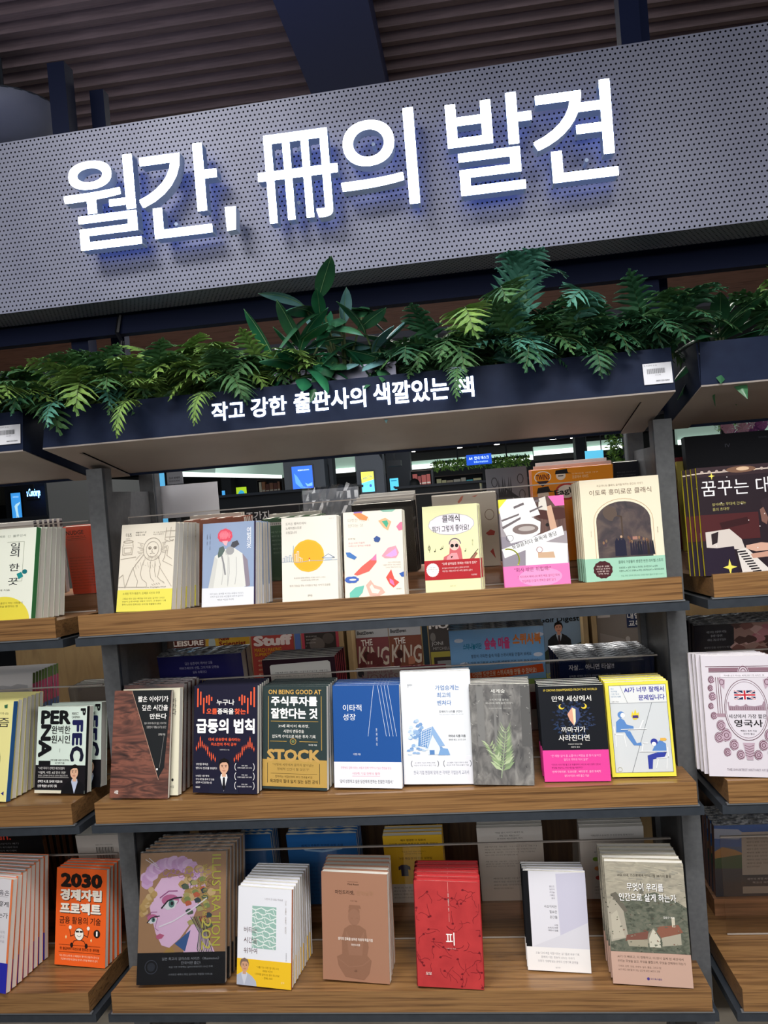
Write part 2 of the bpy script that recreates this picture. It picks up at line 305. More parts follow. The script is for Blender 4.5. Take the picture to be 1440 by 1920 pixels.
def a_classic(A):
    cl = '#a5a0a8'; A.E(.52, .225, .42, .125, '#b4afb2', 30, .02); A.E(.52, .225, .41, .118, '#e4e0ea', 30, .02); A.T('클래식', .36, .115, .68, .20, '#1d1b1c', .015); A.T('뭐가 그렇게 좋아요?', .17, .235, .84, .31, '#1d1b1c', .01, rot=1)
    A.P([(.34, .655), (.36, .6), (.46, .57), (.48, .47), (.55, .43), (.64, .45), (.68, .52), (.70, .655)], '#c9636a'); A.P([(.40, .655), (.42, .6), (.5, .56), (.6, .56), (.64, .655)], '#e59aa0'); A.E(.56, .47, .09, .06, '#efc2b8'); A.O(.57, .455, .1, .062, .02, '#8a7a86', a0=180, a1=360)
    for e in (.52, .6): A.E(e, .475, .032, .022, '#1a1418', 12)
    A.P([(.48, .6), (.53, .59), (.5, .62)], '#2a1418'); A.P([(.80, .65), (.88, .6), (.94, .56), (.97, .58), (.9, .64), (.86, .655)], '#9a6a5a'); A.L([(.84, .63), (.98, .53)], .012, '#4a3a30')
    for x, y in ((.2, .53), (.31, .51), (.34, .5), (.75, .545)): A.E(x, y, .014, .008, '#4c4a3c', 8); A.L([(x + .012, y), (x + .014, y - .03)], .007, '#4c4a3c')
    A.O(.1, .49, .022, .022, .008, '#4c4a3c'); A.L([(.1, .45), (.105, .54)], .007, '#4c4a3c'); A.T('송사비\n지음', .88, .41, .9, .49, '#6a685a', res=1)
    A.Rc(0, .635, 1, .86, '#a9242c'); A.P([(.11 + .5 * .24 * math.cos(R(i * 7.5)) * (1 if i % 2 else .9) + .035, .745 + .5 * .165 * math.sin(R(i * 7.5)) * (1 if i % 2 else .9)) for i in range(48)], '#e9e7e6')
    A.TL(['화제의 클래식', '베스트셀러 작가의 추천', '강의'], .06, .71, .23, .022, '#4a5260'); A.T('"오래 살아남은 것에는 이유가 있다"', .32, .665, .95, .695, '#f2e6e4', .005); A.TL(['바이올린의 정수부터 협주곡, 클래식 용어까지', '처음 듣는 사람을 위한 아주 사적인 클래식 입문서'], .32, .72, .86, .034, '#ecd6d4', al='l'); A.T('다산책방', .84, .81, .94, .83, '#f0dada', res=1); A.T('출판그룹', .45, .93, .55, .945, '#8a8870', res=1)

def a_pong(A):
    A.Rc(0, .0, 1, .76, '#9d969c'); A.P([(.5, 0), (1, 0), (1, .4), (.55, .42)], BARREL); A.E(.85, .20, .3, .07, '#4a2b28', 20); A.P([(.72, .12), (.80, .1), (.86, .36), (.76, .38)], '#caa48c'); A.P([(.62, .02), (.72, .0), (.74, .16), (.6, .14)], '#d8d3ca'); A.P([(.76, -.01), (1, -.01), (1, .115), (.86, .115)], '#f06fb4'); A.E(.72, .32, .03, .02, '#1d1818', 10)
    A.Rc(0, .42, .55, .76, '#8e8894'); A.P([(0, .0), (.17, .0), (.02, .12), (0, .16)], '#efe845'); A.P([(.0, .10), (.13, .0), (.53, 0), (.62, .2), (.48, .22), (.62, .28), (.6, .4), (.44, .46), (.14, .5), (.04, .34)], '#e9e9ea')
    for p in ([(.22, .09), (.38, .05), (.39, .075), (.23, .115)], [(.02, .23), (.3, .17), (.3, .19), (.03, .25)], [(.46, .15), (.66, .1), (.67, .115), (.47, .17)], [(.55, .04), (.62, .025), (.63, .055), (.56, .06)], [(.02, .31), (.32, .21), (.32, .235), (.04, .335)]): A.P(p, '#6c6468')
    A.E(.38, .35, .2, .06, '#7c6e6c', 20); A.E(.4, .345, .13, .028, '#b3aba8', 16); A.P([(0, .56), (.94, .34), (.96, .44), (.03, .66)], '#ececee'); A.T('뒷걸음치다 술독에 퐁당', .14, .455, .86, .505, '#15141c', .01, rot=14); A.O(.13, .44, .055, .035, .006, '#5a565c')
    A.P([(.36, .56), (.6, .5), (1, .54), (.98, .76), (.34, .76)], '#e2e2e4'); A.P([(.55, .56), (.95, .58), (.94, .72), (.5, .70)], '#f0f0ee'); A.P([(.54, .62), (.78, .62), (.8, .69), (.54, .68)], '#c8a88c'); A.O(.57, .59, .045, .03, .008, '#9a4a58'); A.O(.08, .68, .17, .12, .02, '#cdd84e', a0=-100, a1=30)
    A.Rc(0, .755, 1, 1, '#e77bb8'); A.E(.55, .89, .33, .1, '#ee9aca', 26); A.T('"회사 밖은 위험해!"', .16, .775, .72, .825, '#7d3a66', .01); A.TL(['그 자리에서 빠져나와 빠진 채로 살아간 퇴사', '정답처럼 안 살아 행복한 술방 일기'], .2, .865, .84, .048, '#8a4472')

def a_classic2(A):
    A.st = .3
    A.T('지금 만나는 클래식, 음악을 바꾸는 순간의 이야기', .22, .055, .8, .078, '#8a7a66', res=1); A.T('이토록 흥미로운 클래식', .12, .105, .9, .16, '#5a4636', .0)
    arc = [(.15, .78)] + [(.52 - .37 * math.cos(R(a)), .42 - .215 * math.sin(R(a))) for a in range(0, 181, 12)] + [(.89, .78)]
    A.L(arc, .006, '#c2a47e'); arc2 = [(.18, .78)] + [(.52 - .34 * math.cos(R(a)), .42 - .19 * math.sin(R(a))) for a in range(0, 181, 12)] + [(.86, .78)]; A.P(arc2, DARKPAINT)
    A.L([(.3, .34), (.5, .38), (.5, .6)], .02, '#4a3c33'); A.E(.36, .34, .09, .07, '#5a4c44', 14, .2)
    for i in range(26): A.E(.24 + .6 * random.random(), .58 + .1 * random.random(), .014, .016, random.choice(['#6a4c3c', '#8a6a50', '#3a2c2c', '#74604e', '#4b3b44']), 8)
    for x in (.42, .46, .5): A.P([(x - .03, .76), (x - .025, .62), (x, .585), (x + .03, .62), (x + .035, .76)], '#1c1d33')
    A.E(.48, .575, .015, .013, '#b99a80', 8); A.Rc(.62, .58, .68, .61, '#a5786a')
    for i in range(10): A.P([(.58 + .03 * i, .76), (.585 + .03 * i, .64), (.6 + .03 * i, .62), (.615 + .03 * i, .76)], random.choice(['#1a1c2c', '#242032', '#2c2422']))
    A.T('정\n은\n주', .93, .5, .945, .56, '#a08e78', res=1); A.T('지\n음', .1, .5, .11, .56, '#b8a890', res=1)
    A.Rc(0, .775, 1, 1, '#9ac9b3'); A.P([(.22 + .125 * math.cos(R(i * 15)) * (1 if i % 2 else .93), .885 + .088 * math.sin(R(i * 15)) * (1 if i % 2 else .93)) for i in range(24)], '#431a20'); A.TL(['정은주 칼럼', '안태민 호산나', '박종욱 PD', '강력 추천'], .13, .845, .31, .024, '#e8d8d4')
    A.T('클래식 거장들의 생생한 반전 라이벌 스토리', .42, .805, .97, .835, '#3a5a4c', .005); A.TL(['모차르트 vs 헨델, 쇼팽 vs 리스트, 차이콥스키 vs 모차', '브람스 vs 바그너, 드뷔시 vs 라벨, 스트라빈스키 vs 쇼스타코비치'], .42, .865, .97, .032, '#2c463c', al='l'); A.T('전설, 명곡, 만화로 펼쳐 보는 위대한 작곡가들의 두 번째 이야기', .44, .945, .96, .962, '#6a9884', res=1)

def a_pin(A):
    A.T('일\n의\n \n한\n \n끗', .56, .16, .74, .62, '#23262c', .005); A.T('제로  인  플루언서', .34, .07, .82, .095, '#8a938a', res=1); A.L([(.5, .15), (.8, .15), (.8, .58), (.6, .58)], .006, '#9aa08f')
    A.P([(.70, .5), (.78, .48), (.82, .53), (.74, .56)], '#1f8a8c'); A.E(.84, .48, .045, .025, '#176f78', 14); A.L([(.72, .55), (.66, .58)], .01, '#4a5a5a'); A.E(.5, 1.0, .47, .26, '#e3d44a', 30, a0=180, a1=360); A.T('정상혁 지음', .3, .66, .6, .68, '#5a5f58', res=1)
    A.TL(['그 일이 품격이 되는 사람들의', '한 끗을 발견하는 법'], .3, .8, .84, .035, '#5a5420')

def a_piano(A):
    A.st = .3
    A.Rc(0, 0, 1, 1, '#251a22'); A.Rc(0, .0, 1, .09, '#33242a'); A.L([(0, .055), (1, .045)], .014, '#cfc0b4')
    for i in range(12): A.E(.06 + .08 * i, .045, .018, .014, '#ffe9c8' if 3 < i < 8 else '#b8a8a0', 10)
    A.E(.48, .04, .16, .03, '#7a5a48', 20); A.E(.5, .035, .07, .018, '#d8b898', 16)
    A.T('꿈꾸는 대로', .04, .125, .95, .27, '#eceaee', .0); A.TL(['살아라는 무대에 건네는', '꿈의 초대장'], .14, .335, .5, .045, '#b8b06a', .0, al='l')
    A.Rc(0, .44, .62, .68, '#4a1f22'); A.P([(.2, .52), (.5, .48), (.52, .54), (.22, .58)], '#331519'); A.P([(.04, .6), (.3, .58), (.42, .68), (.45, .78), (.04, .74)], '#cfc6c0'); A.P([(.1, .62), (.18, .6), (.16, .7), (.1, .72)], '#2a2024'); A.P([(.0, .76), (.33, .74), (.36, 1), (.0, 1)], '#241a2c')
    A.P([(.36, .78), (.46, .76), (.72, 1), (.4, 1)], '#d9d4d0')
    for i in range(9): A.P([(.36 + .03 * i * .6, .79 + .023 * i), (.45 + .03 * i * .6, .785 + .023 * i), (.455 + .03 * i * .6, .797 + .023 * i), (.365 + .03 * i * .6, .803 + .023 * i)], '#17131a')
    A.P([(.66, .34), (.78, .30), (.9, .36), (.96, .52), (1, .62), (1, 1), (.68, 1), (.66, .86), (.72, .7), (.68, .5)], '#2c2028'); A.P([(.64, .42), (.68, .4), (.72, .5), (.7, .56), (.65, .53)], '#7d5a50'); A.P([(.86, .56), (1, .58), (1, 1), (.7, 1), (.74, .84)], '#4b3630')
    A.P([(.46, .74), (.62, .72), (.8, .74), (.8, .79), (.56, .8), (.46, .77)], '#cfa592'); A.P([(.5, .82), (.72, .8), (.74, .85), (.52, .86)], '#c39784')
    for x, y, r in ((.27, .93, .075), (.16, .085, .035)): A.P([(x, y - r), (x + r * .22, y - r * .2), (x + r, y), (x + r * .22, y + r * .2), (x, y + r), (x - r * .22, y + r * .2), (x - r, y), (x - r * .22, y - r * .2)], '#e8dc60')
    for i in range(14): A.E(.1 + .85 * random.random(), .1 + .7 * random.random(), .006, .005, '#f4eef0', 6)

def a_woodbook(A):
    A.Rc(0, 0, 1, 1, GRAINBK); A.P([(.31, .0), (1, 0), (.92, .72), (.84, .8), (.83, .83)], '#1d2023'); A.L([(.31, 0), (.83, .83)], .006, '#c9a590')
    A.TL(['짧은 이야기가', '깊은 시간을'], .42, .055, .95, .082, '#eceae8', .03, lh=.68, al='r'); A.T('만든다', .64, .22, .93, .272, '#eceae8', .03); A.TL(['빛이 되어 떠나고 싶은 이야기와', '단편만의 기쁨을 남기는 순간'], .55, .30, .93, .036, '#cfcdca', al='r'); A.T('김병규 지음', .8, .405, .92, .425, '#e0deda', res=1)
    A.L([(.9, .43), (.84, .72)], .005, '#8a8886'); A.E(.80, .735, .015, .01, '#ffffff', 8); A.T('서랍', .08, .93, .15, .965, '#f0eeea', .03)

def a_chart(A):
    o = '#f0603c'
    for x, y0, y1 in ((.06, .03, .2), (.105, .06, .18), (.155, .12, .26), (.2, .1, .16), (.24, .09, .18), (.28, .11, .14), (.72, .11, .14), (.76, .09, .18), (.80, .1, .16), (.85, .12, .26), (.9, .06, .18), (.95, .02, .2)): A.L([(x, y0), (x, y1)], .022, o)
    A.T('누구나', .36, .13, .64, .185, '#f2f0ee', .03); A.T('오를', .2, .215, .37, .27, o, .03); A.T('종목을', .375, .215, .63, .27, '#f2f0ee', .03); A.T('찾는', .645, .215, .82, .27, o, .03); A.T('급등의 법칙', .04, .31, .96, .45, '#ffffff', .04)
    A.T('대세 상승장에 올라타는', .24, .49, .74, .52, o, .02); A.T('최소한의 주식 공부', .28, .535, .68, .565, o, .02); A.T('미래투자연구소 지음', .42, .595, .57, .607, '#d8d6d8', res=1)
    for k, s in ((0, 1), (1, -1)):
        for i, (a, b, c) in enumerate(((.05, .58, .6), (.08, .54, .58), (.11, .49, .57), (.14, .53, .57), (.17, .56, .58), (.2, .57, .6), (.23, .58, .64), (.26, .63, .66), (.29, .64, .69), (.32, .65, .68), (.35, .68, .7))):
            x = a if s > 0 else 1 - a; A.L([(x, b), (x, c)], .016, o); A.L([(x, b - .015), (x, c + .015)], .004, o)
    person_bust(A, .49, .755, .075, suit='#1d1f33', tie='#12131c')
    A.TL(['상승할 주식은', '반드시 신호를 보낸다!'], .05, .725, .38, .036, '#f0eef0', .01, al='l'); A.TL(['10년간 1만 명이', '주식 대박을 손에 쥔 길을', '급등주 시그널 찾는 법'], .05, .835, .34, .03, '#f0eef0', .01, al='l'); A.T('매경출판', .05, .94, .12, .957, '#e8e6e8', .01)
    for v in (.725, .81, .895):
        A.O(.69, v + .03, .03, .035, .008, '#e8e6e8', 8, 110, 250); A.O(.93, v + .03, .03, .035, .008, '#e8e6e8', 8, -70, 70); A.TL(['주식 공부', '화제의 실전 강의 수록'], .7, v + .012, .92, .02, '#f0eef0', .01)

def a_stock(A):
    gd = '#c9a14e'; A.T('ON BEING GOOD AT', .09, .035, .92, .08, '#d6a955', .02); A.T('주식투자를', .13, .10, .86, .195, '#ffffff', .035); A.T('잘한다는 것', .13, .215, .86, .32, '#ffffff', .035)
    for x in (.09, .92): A.L([(x, .1), (x, .62)], .008, gd)
    A.L([(.13, .345), (.87, .345)], .006, gd); A.TL(['39세 파이어 욕과장,', '시장의 변동성을', '압도적 수익으로 바꾼 투자 기록'], .15, .375, .83, .05, '#ecebe6', .01, lh=.66); A.L([(.12, .54), (.38, .54)], .006, gd); A.L([(.58, .54), (.86, .54)], .006, gd); A.O(.48, .54, .045, .028, .008, gd); A.E(.48, .54, .025, .016, '#6a7a50', 12); A.T('욕과장 지음', .72, .562, .85, .578, '#ecebe6', .01)
    A.T('STOCK', .07, .615, .9, .735, '#bf9a58', .05)
    A.Rc(0, .715, 1, .975, '#b8964f'); A.L([(.08, .75), (.08, .94)], .008, '#3a3222'); A.L([(.89, .75), (.89, .94)], .008, '#3a3222'); A.TL(['"어떻게 시장에서 끝까지 살아남는', '경제적 인간이 될 것인가"'], .16, .752, .8, .042, '#5a4a26', .0); A.L([(.13, .85), (.85, .85)], .005, '#5a4a26'); A.T('전하라는 위험성부터 부의 성공을 키운', .2, .868, .78, .89, '#3a301a', .0, res=1); A.T('욕과장의 절대 잃지 않는 실전 공식', .12, .905, .86, .94, '#2a2212', .01)

def a_blue(A):
    A.T('이타적', .15, .19, .43, .255, '#f4f6fa', .005); A.T('성장', .15, .28, .34, .345, '#f4f6fa', .005)
    for a, b in ((.62, .52), (.68, .79), (.73, .84), (.78, .89), (.83, .94)): A.L([(a, 0), (b, .5)], .005, '#d8e4f4')
    A.T('좋\n은\n \n일\n과\n \n일\n터\n의\n \n온\n도', .635, .425, .66, .59, '#e4ecf6', res=1); A.T('이경민 지음', .29, .665, .4, .685, '#e4ecf6', .005)
    A.Rc(0, .75, 1, 1, '#e6e8f0'); A.T('경쟁보다 협력이라는, 사람과 함께 성장하고 싶은 진심을 담은', .1, .795, .85, .82, '#d87a98', res=1); A.T('이타적 기업 현장의 철학', .27, .85, .68, .875, '#d8688c', res=1); A.L([(.27, .887), (.68, .885)], .006, '#e6a0b8'); A.T("'같이 성장하고 싶은 당신에게 전하는 친절한 지침서.'", .08, .92, .87, .955, '#34384a', .005)

def a_house(A):
    A.st = .3
    b = '#4a7ab8'; A.T('가업승계는', .5, .125, .84, .17, b, .01); A.T('최고의', .52, .19, .71, .235, b, .01); A.T('벤처다', .52, .26, .72, .305, b, .01); A.T('후계자가 나라를 구한다', .54, .35, .87, .372, '#3a4250', res=1); A.T('The Successor makes the world', .54, .38, .88, .39, '#a8b0bc', res=1); A.T('출판문화\n01', .1, .11, .17, .14, '#5a6068', res=1)
    for i in range(40):
        a = random.random() * 6.28; r = random.random(); A.E(.17 + .14 * r * math.cos(a), .5 + .12 * r * math.sin(a) + .05, .03, .018, random.choice(['#b9cfe8', '#93b4dc', '#7aa0d0', '#cfdff0']), 7, .2)
    for i in range(30): A.E(.08 + .55 * random.random(), .68 + .06 * random.random(), .03, .012, random.choice(['#b9cfe8', '#93b4dc', '#7aa0d0', '#e3ecf6']), 7, .2)
    A.P([(.24, .54), (.44, .49), (.36, .68), (.22, .66)], '#6a96cc'); A.P([(.44, .49), (.6, .66), (.52, .67), (.43, .56), (.36, .69), (.34, .66)], '#8fb2dc'); A.P([(.36, .68), (.43, .565), (.53, .68), (.52, .74), (.36, .74)], '#dfe9f4'); A.Rc(.38, .7, .45, .74, '#5a86c0')
    for i in range(7): A.L([(.245 + .005 * i, .55 + .018 * i), (.43 - .01 * i, .50 + .023 * i)], .005, '#e8f0f8')
    for i in range(5): A.L([(.28 + .035 * i, .53 - .008 * i), (.26 + .03 * i, .67)], .004, '#e8f0f8')
    A.P([(.54, .68), (.64, .69), (.67, .745), (.5, .745)], '#7ea6d6')
    A.T('마이네 티롤 지음', .66, .565, .9, .588, '#2a3038', .015); A.T('임진환 옮김  김기현 감수', .66, .602, .9, .616, '#4a5058', res=1)
    A.Rc(0, .755, 1, 1, '#e6e8f0')
    for u in (.1, .56): A.O(u + .04, .82, .03, .03, .008, '#4a505c', 6, 120, 240); A.O(u + .37, .82, .03, .03, .008, '#4a505c', 6, -60, 60); A.TL(['유니벤처 기업의 경영인 추천', '혁신의 경영 지도서 출간 기념'], u + .05, .805, u + .36, .022, '#6a7080')
    A.T('한국 기업 현장에 맞게 쓴 각색판 가업승계 교과서', .14, .88, .92, .915, '#8a90a4', .005)

def a_forest(A):
    A.st = .3
    A.Rc(0, 0, 1, 1, FOREST)
    for x, wd in ((.12, .08), (.2, .03), (.4, .03), (.48, .05), (.85, .1), (.95, .06)): A.P([(x, .02), (x + wd, .02), (x + wd * 1.2, .62), (x - .01, .62)], '#7d7d7c' if x < .6 else '#5c5c5c')
    for i in range(46):
        x, y = random.random(), random.random(); A.L([(x, y), (x + .08 * (random.random() - .5), y + .04 * (random.random() - .5))], .012, random.choice(['#8d8d8b', '#4b4a4c', '#767675', '#a09f9c']))
    g = ['#9fb089', '#8ca27a', '#b3c39c', '#7c9070']
    st = [(.47, .93), (.5, .8), (.53, .68), (.56, .56), (.57, .47)]; A.L(st, .012, '#a6b894')
    for i in range(15):
        t = i / 14; x = .5 + .08 * t; y = .86 - .4 * t; l = .2 * (1 - .55 * t)
        for s in (-1, 1): A.P([(x, y), (x + s * l * .5, y - .07 * (1 - t * .5)), (x + s * l, y - .09), (x + s * l * .55, y - .02)], random.choice(g))
    for i in range(8):
        t = i / 7; x = .47 - .17 * t; y = .82 - .2 * t
        for s in (-1, 1): A.P([(x, y), (x + s * .06 - .02, y - .05), (x + s * .1 - .04, y - .06), (x + s * .05, y - .015)], random.choice(g))
    A.T('세계숲', .36, .05, .6, .088, '#e8e8e4', .005); A.TL(['우리 지구를 살리는', '매니지드 세계 숲의 이야기'], .27, .145, .72, .034, '#d8d8d4'); A.T('The Global Forest', .4, .10, .56, .11, '#c8c8c4', res=1); A.T('다이애나 베리스퍼드 크로거 지음', .32, .235, .68, .248, '#c8c8c4', res=1)

def a_crow(A):
    A.st = .3
    b = ['#2a3550', '#1f2a44', '#34405e', '#263a5c']
    for i in range(150):
        a = random.random() * 6.283; r = math.sqrt(random.random()); x = .5 + .31 * r * math.cos(a); y = .36 + .19 * r * math.sin(a); d = math.atan2((y - .36), (x - .5)); A.P([(x, y), (x + .02 * math.cos(d + 1.57), y + .012 * math.sin(d + 1.57)), (x + .05 * math.cos(d), y + .03 * math.sin(d)), (x - .02 * math.cos(d + 1.57), y - .012 * math.sin(d + 1.57))], random.choice(b))
    A.P([(.42, .3), (.5, .21), (.6, .24), (.62, .33), (.52, .42)], '#3c4a78'); A.P([(.42, .3), (.5, .23), (.51, .42), (.45, .36)], '#d9a18a'); A.P([(.5, .23), (.55, .25), (.54, .38), (.51, .42)], '#e9dcb8')
    for x in (.34, .68): A.E(x, .22, .045, .028, '#e0c640', 16); A.E(x + (.015 if x < .5 else -.015), .212, .035, .022, '#1a2236', 14)
    A.T('IF CROWS DISAPPEARED FROM THE WORLD', .08, .032, .9, .055, '#d8c050', .01); A.T('만약 세상에서', .2, .105, .8, .165, '#eeece8', .01); A.T('까마귀가', .31, .43, .68, .49, '#eeece8', .01); A.T('사라진다면', .26, .515, .73, .58, '#eeece8', .01); A.T('마쓰바라 하지메 지음', .4, .605, .61, .622, '#d0ceca', .01); A.T('정한뉘 옮김', .44, .635, .57, .65, '#d0ceca', .01)
    A.Rc(0, .675, 1, 1, '#e0459a'); A.TL(['"큰 깨짐! 읽어 줌 오줌이나 지면을 본 듯이 날아간', '밀도의 까마귀 덕의 일상"'], .12, .72, .88, .04, '#f6b8dc'); A.TL(['"까마귀 이야기만 들고 온 동물학자의 지도와 새의 활동 인문서', '생태를 관찰하고 산과 세상을 예측하다!"'], .12, .815, .86, .032, '#7a1c50', al='l'); A.TL(["'산케이북리뷰', '도쿄신문', '새랑문학', 출판 화제작", '월드사이언스 서평 출간 기념!'], .12, .885, .86, .042, '#f8c4e2')

def a_aibook(A):
    A.Rc(.06, .035, .96, .955, '#cdd2d6'); A.Rc(.06, .035, .96, .225, '#dde0e2'); A.L([(.06, .035), (.96, .035), (.96, .955), (.06, .955)], .006, '#3a4450', True); A.L([(.06, .225), (.96, .225)], .005, '#3a4450'); A.L([(.24, .035), (.34, .225)], .005, '#3a4450')
    A.T('AI가 너무 잘해서', .3, .055, .93, .115, '#3a3a98', .03); A.T('문제입니다', .52, .14, .93, .2, '#3a3a98', .03); A.TL(['높은', '해상력을', '가진 팀의', '데이터 검증'], .09, .06, .24, .028, '#6a90b0', al='l'); A.T('김정우 지음', .09, .2, .2, .212, '#3a4450', res=1)
    A.L([(.72, .225), (.32, .955)], .005, '#3a4450'); bl, w, n = '#5b87c4', '#eceef0', '#34409c'
    A.P([(.13, .42), (.2, .38), (.26, .4), (.33, .5), (.28, .53), (.12, .53)], bl); A.P([(.24, .42), (.3, .45), (.4, .47), (.4, .5), (.3, .49)], bl); A.E(.22, .345, .055, .036, bl); A.E(.245, .352, .036, .026, w); A.P([(.25, .52), (.34, .52), (.43, .65), (.5, .64), (.5, .675), (.38, .67), (.28, .57)], bl)
    A.L([(.2, .5), (.6, .5)], .012, w); A.L([(.2, .507), (.6, .507)], .004, '#3a4450'); A.L([(.5, .49), (.56, .41)], .018, w); A.L([(.09, .47), (.1, .55), (.22, .56)], .016, w); A.L([(.11, .56), (.1, .68)], .01, w); A.L([(.24, .56), (.26, .68)], .01, w)
    A.P([(.38, .36), (.4, .31), (.42, .34), (.45, .29), (.47, .34), (.5, .32), (.5, .37), (.46, .4), (.41, .4)], '#e8d040'); A.Rc(.4, .355, .49, .385, '#4a3a78')
    A.P([(.72, .66), (.8, .62), (.88, .66), (.88, .74), (.76, .76), (.66, .73)], bl); A.E(.7, .64, .055, .036, n); A.E(.695, .66, .035, .022, w); A.P([(.7, .755), (.88, .75), (.84, .8), (.66, .82), (.64, .92), (.58, .92), (.58, .78)], n); A.L([(.46, .735), (.9, .74)], .012, w); A.L([(.46, .742), (.9, .747)], .004, '#3a4450'); A.L([(.5, .73), (.53, .65), (.6, .65)], .014, w); A.L([(.9, .7), (.9, .8), (.72, .81)], .016, w); A.L([(.74, .82), (.7, .91)], .01, w); A.L([(.88, .82), (.86, .92)], .01, w)
    A.P([(.8, .6), (.88, .6), (.9, .615), (.88, .63), (.8, .63)], '#e0b050'); A.O(.13, .92, .035, .022, .004, '#b0a860')

def a_perfect(A):
    k = '#121316'; A.T('PER', .07, .045, .68, .21, k, .05); A.T('P', .86, .03, .99, .1, k, .05, rot=-90); A.T('PERFECT\nCAVEMAN', .7, .07, .86, .14, k, .01)
    A.T('F', .72, .155, .93, .3, '#1b1f50', .05, rot=-90); A.T('E', .71, .315, .93, .45, '#181c48', .05, rot=-90); A.T('C', .69, .455, .96, .64, '#15172c', .05, rot=-90)
    A.T('N', .04, .235, .33, .375, k, .05, rot=-90); A.T('A', .02, .40, .33, .58, k, .05, rot=-90); A.Rc(.06, .63, .3, .68, k); A.T('완벽한', .3, .225, .68, .32, k, .015); A.T('원시인', .3, .335, .68, .43, k, .015); A.L([(.48, .49), (.48, .53)], .006, k); A.TL(['자연 선물 뇌몸의 도전하는', '네 가지 기술'], .3, .61, .68, .035, k, .01)
    A.Rc(0, .68, 1, .965, '#17151a'); A.Rc(0, .968, 1, 1, '#dcd8c4'); A.TL(['"10만 독자가 선택한 베스트셀러', "'어벤져, 사장, 4년 만의 귀환'"], .06, .7, .62, .05, '#e8e6e4', .0, al='l'); A.L([(.06, .82), (.68, .82)], .005, '#cac8c4'); A.T('현대의 질병에서 벗어나는 원시의 삶을 만나다', .06, .79, .66, .81, '#d8d6d4', res=1); A.TL(['완벽한 뇌, 몸, 일시로 되었나요', '인생 역설상 15가지 기록'], .06, .85, .56, .052, '#ffffff', .02, al='l')
    person_bust(A, .80, .755, .085, suit='#0e0f14', shirt='#b9c4dc', skin='#dcb092', turn=-.6)

def a_engrave(A):
    A.st = .3
    m = '#5c2c3e'; A.L([(.06, .09), (.98, .09)], .008, m); A.Rc(.1, .1, .95, .13, '#8a6a78'); A.L([(.1, .135), (.96, .135)], .01, m); A.P([(.5, .135), (.52, .1), (.58, .075), (.64, .1), (.66, .135)], '#c9bcc8'); A.O(.58, .13, .06, .04, .01, m, 14, 180, 360); A.O(.58, .13, .03, .02, .01, m, 10, 180, 360)
    for s in (-1, 1):
        X = lambda d: .58 + s * d
        for d in (.33, .36, .39): A.L([(X(d), .18), (X(d), .48)], .008, m)
        A.P([(X(.3), .48), (X(.42), .48), (X(.44), .51), (X(.28), .51)], '#a58a98')
        for (d, y, r) in ((.45, .2, .035), (.47, .27, .03), (.45, .34, .04), (.48, .42, .03), (.45, .5, .035), (.36, .58, .05), (.30, .66, .06), (.4, .68, .05), (.2, .74, .05), (.12, .82, .045), (.3, .8, .04)):
            A.E(X(d), y, r * 1.25, r * .85, '#b9a2b2', 14); A.O(X(d), y, r, r * .65, .009, m, 12, 30, 330); A.O(X(d), y, r * .5, r * .32, .008, m, 8); A.O(X(d), y, r * 1.3, r * .9, .006, m, 10, 100, 300)
        A.P([(X(.26), .2), (X(.36), .18), (X(.34), .24), (X(.28), .28)], '#b9a2b2'); A.O(X(.31), .22, .03, .022, .008, m)
    A.Rc(.26, .15, .92, .18, '#e4dfe8'); A.T("'역사를 알고 떠나는 세계인문기행 시리즈' ❷", .3, .158, .86, .172, '#2a242a', res=1)
    A.E(.58, .45, .295, .25, '#d9d4de', 36); A.O(.58, .45, .295, .25, .008, m, 36); A.O(.58, .45, .275, .232, .006, m, 36)
    u0, v0, u1, v1 = .43, .29, .72, .365; A.Rc(u0, v0, u1, v1, '#23264e')
    for a, b in (((u0, v0), (u1, v1)), ((u0, v1), (u1, v0))): A.L([a, b], .022, '#eceaf0'); A.L([a, b], .008, '#c02a38')
    A.Rc(u0, .315, u1, .34, '#eceaf0'); A.Rc(.55, v0, .6, v1, '#eceaf0'); A.Rc(u0, .321, u1, .334, '#c02a38'); A.Rc(.562, v0, .588, v1, '#c02a38')
    A.P([(.33, .385), (.35, .385), (.35, .415), (.42, .42), (.45, .41), (.5, .42), (.55, .415), (.58, .4), (.61, .415), (.7, .42), (.8, .41), (.82, .38), (.84, .38), (.85, .455), (.34, .455)], '#a08a98')
    for i in range(16): A.L([(.36 + .03 * i, .425), (.36 + .03 * i, .45)], .005, m)
    A.T('세상에서 가장 짧은', .33, .485, .85, .52, '#2a242c', .01); A.T('영국사', .4, .53, .79, .59, '#1d181c', .02); A.TL(['제임스 호즈 지음', '박상진 옮김'], .48, .615, .7, .024, '#4a444c')
    A.P([(.5, .72), (.66, .72), (.62, .86), (.54, .86)], '#b9a2b2')
    for i in range(5): A.L([(.52, .74 + .02 * i), (.58, .755 + .02 * i), (.64, .74 + .02 * i)], .007, m)
    A.T('THE SHORTEST HISTORY OF ENGLAND', .25, .93, .98, .95, '#8a8290', res=1)

def a_left(A):
    A.Rc(.05, .0, .97, .82, '#d9d6dc'); A.Rc(0, .74, 1, 1, '#2a2ea4'); A.TL(['마음은', '어떻게', '가라앉는가'], .5, .1, .95, .1, '#1d1c22', .01, lh=.5, al='r'); A.L([(.6, .16), (.92, .16)], .005, '#8a8890'); A.TL(['어떤 날의 대화', '그리고 기억의 온도', '다시 읽는 마음'], .55, .46, .92, .04, '#a8a4b0', al='r')

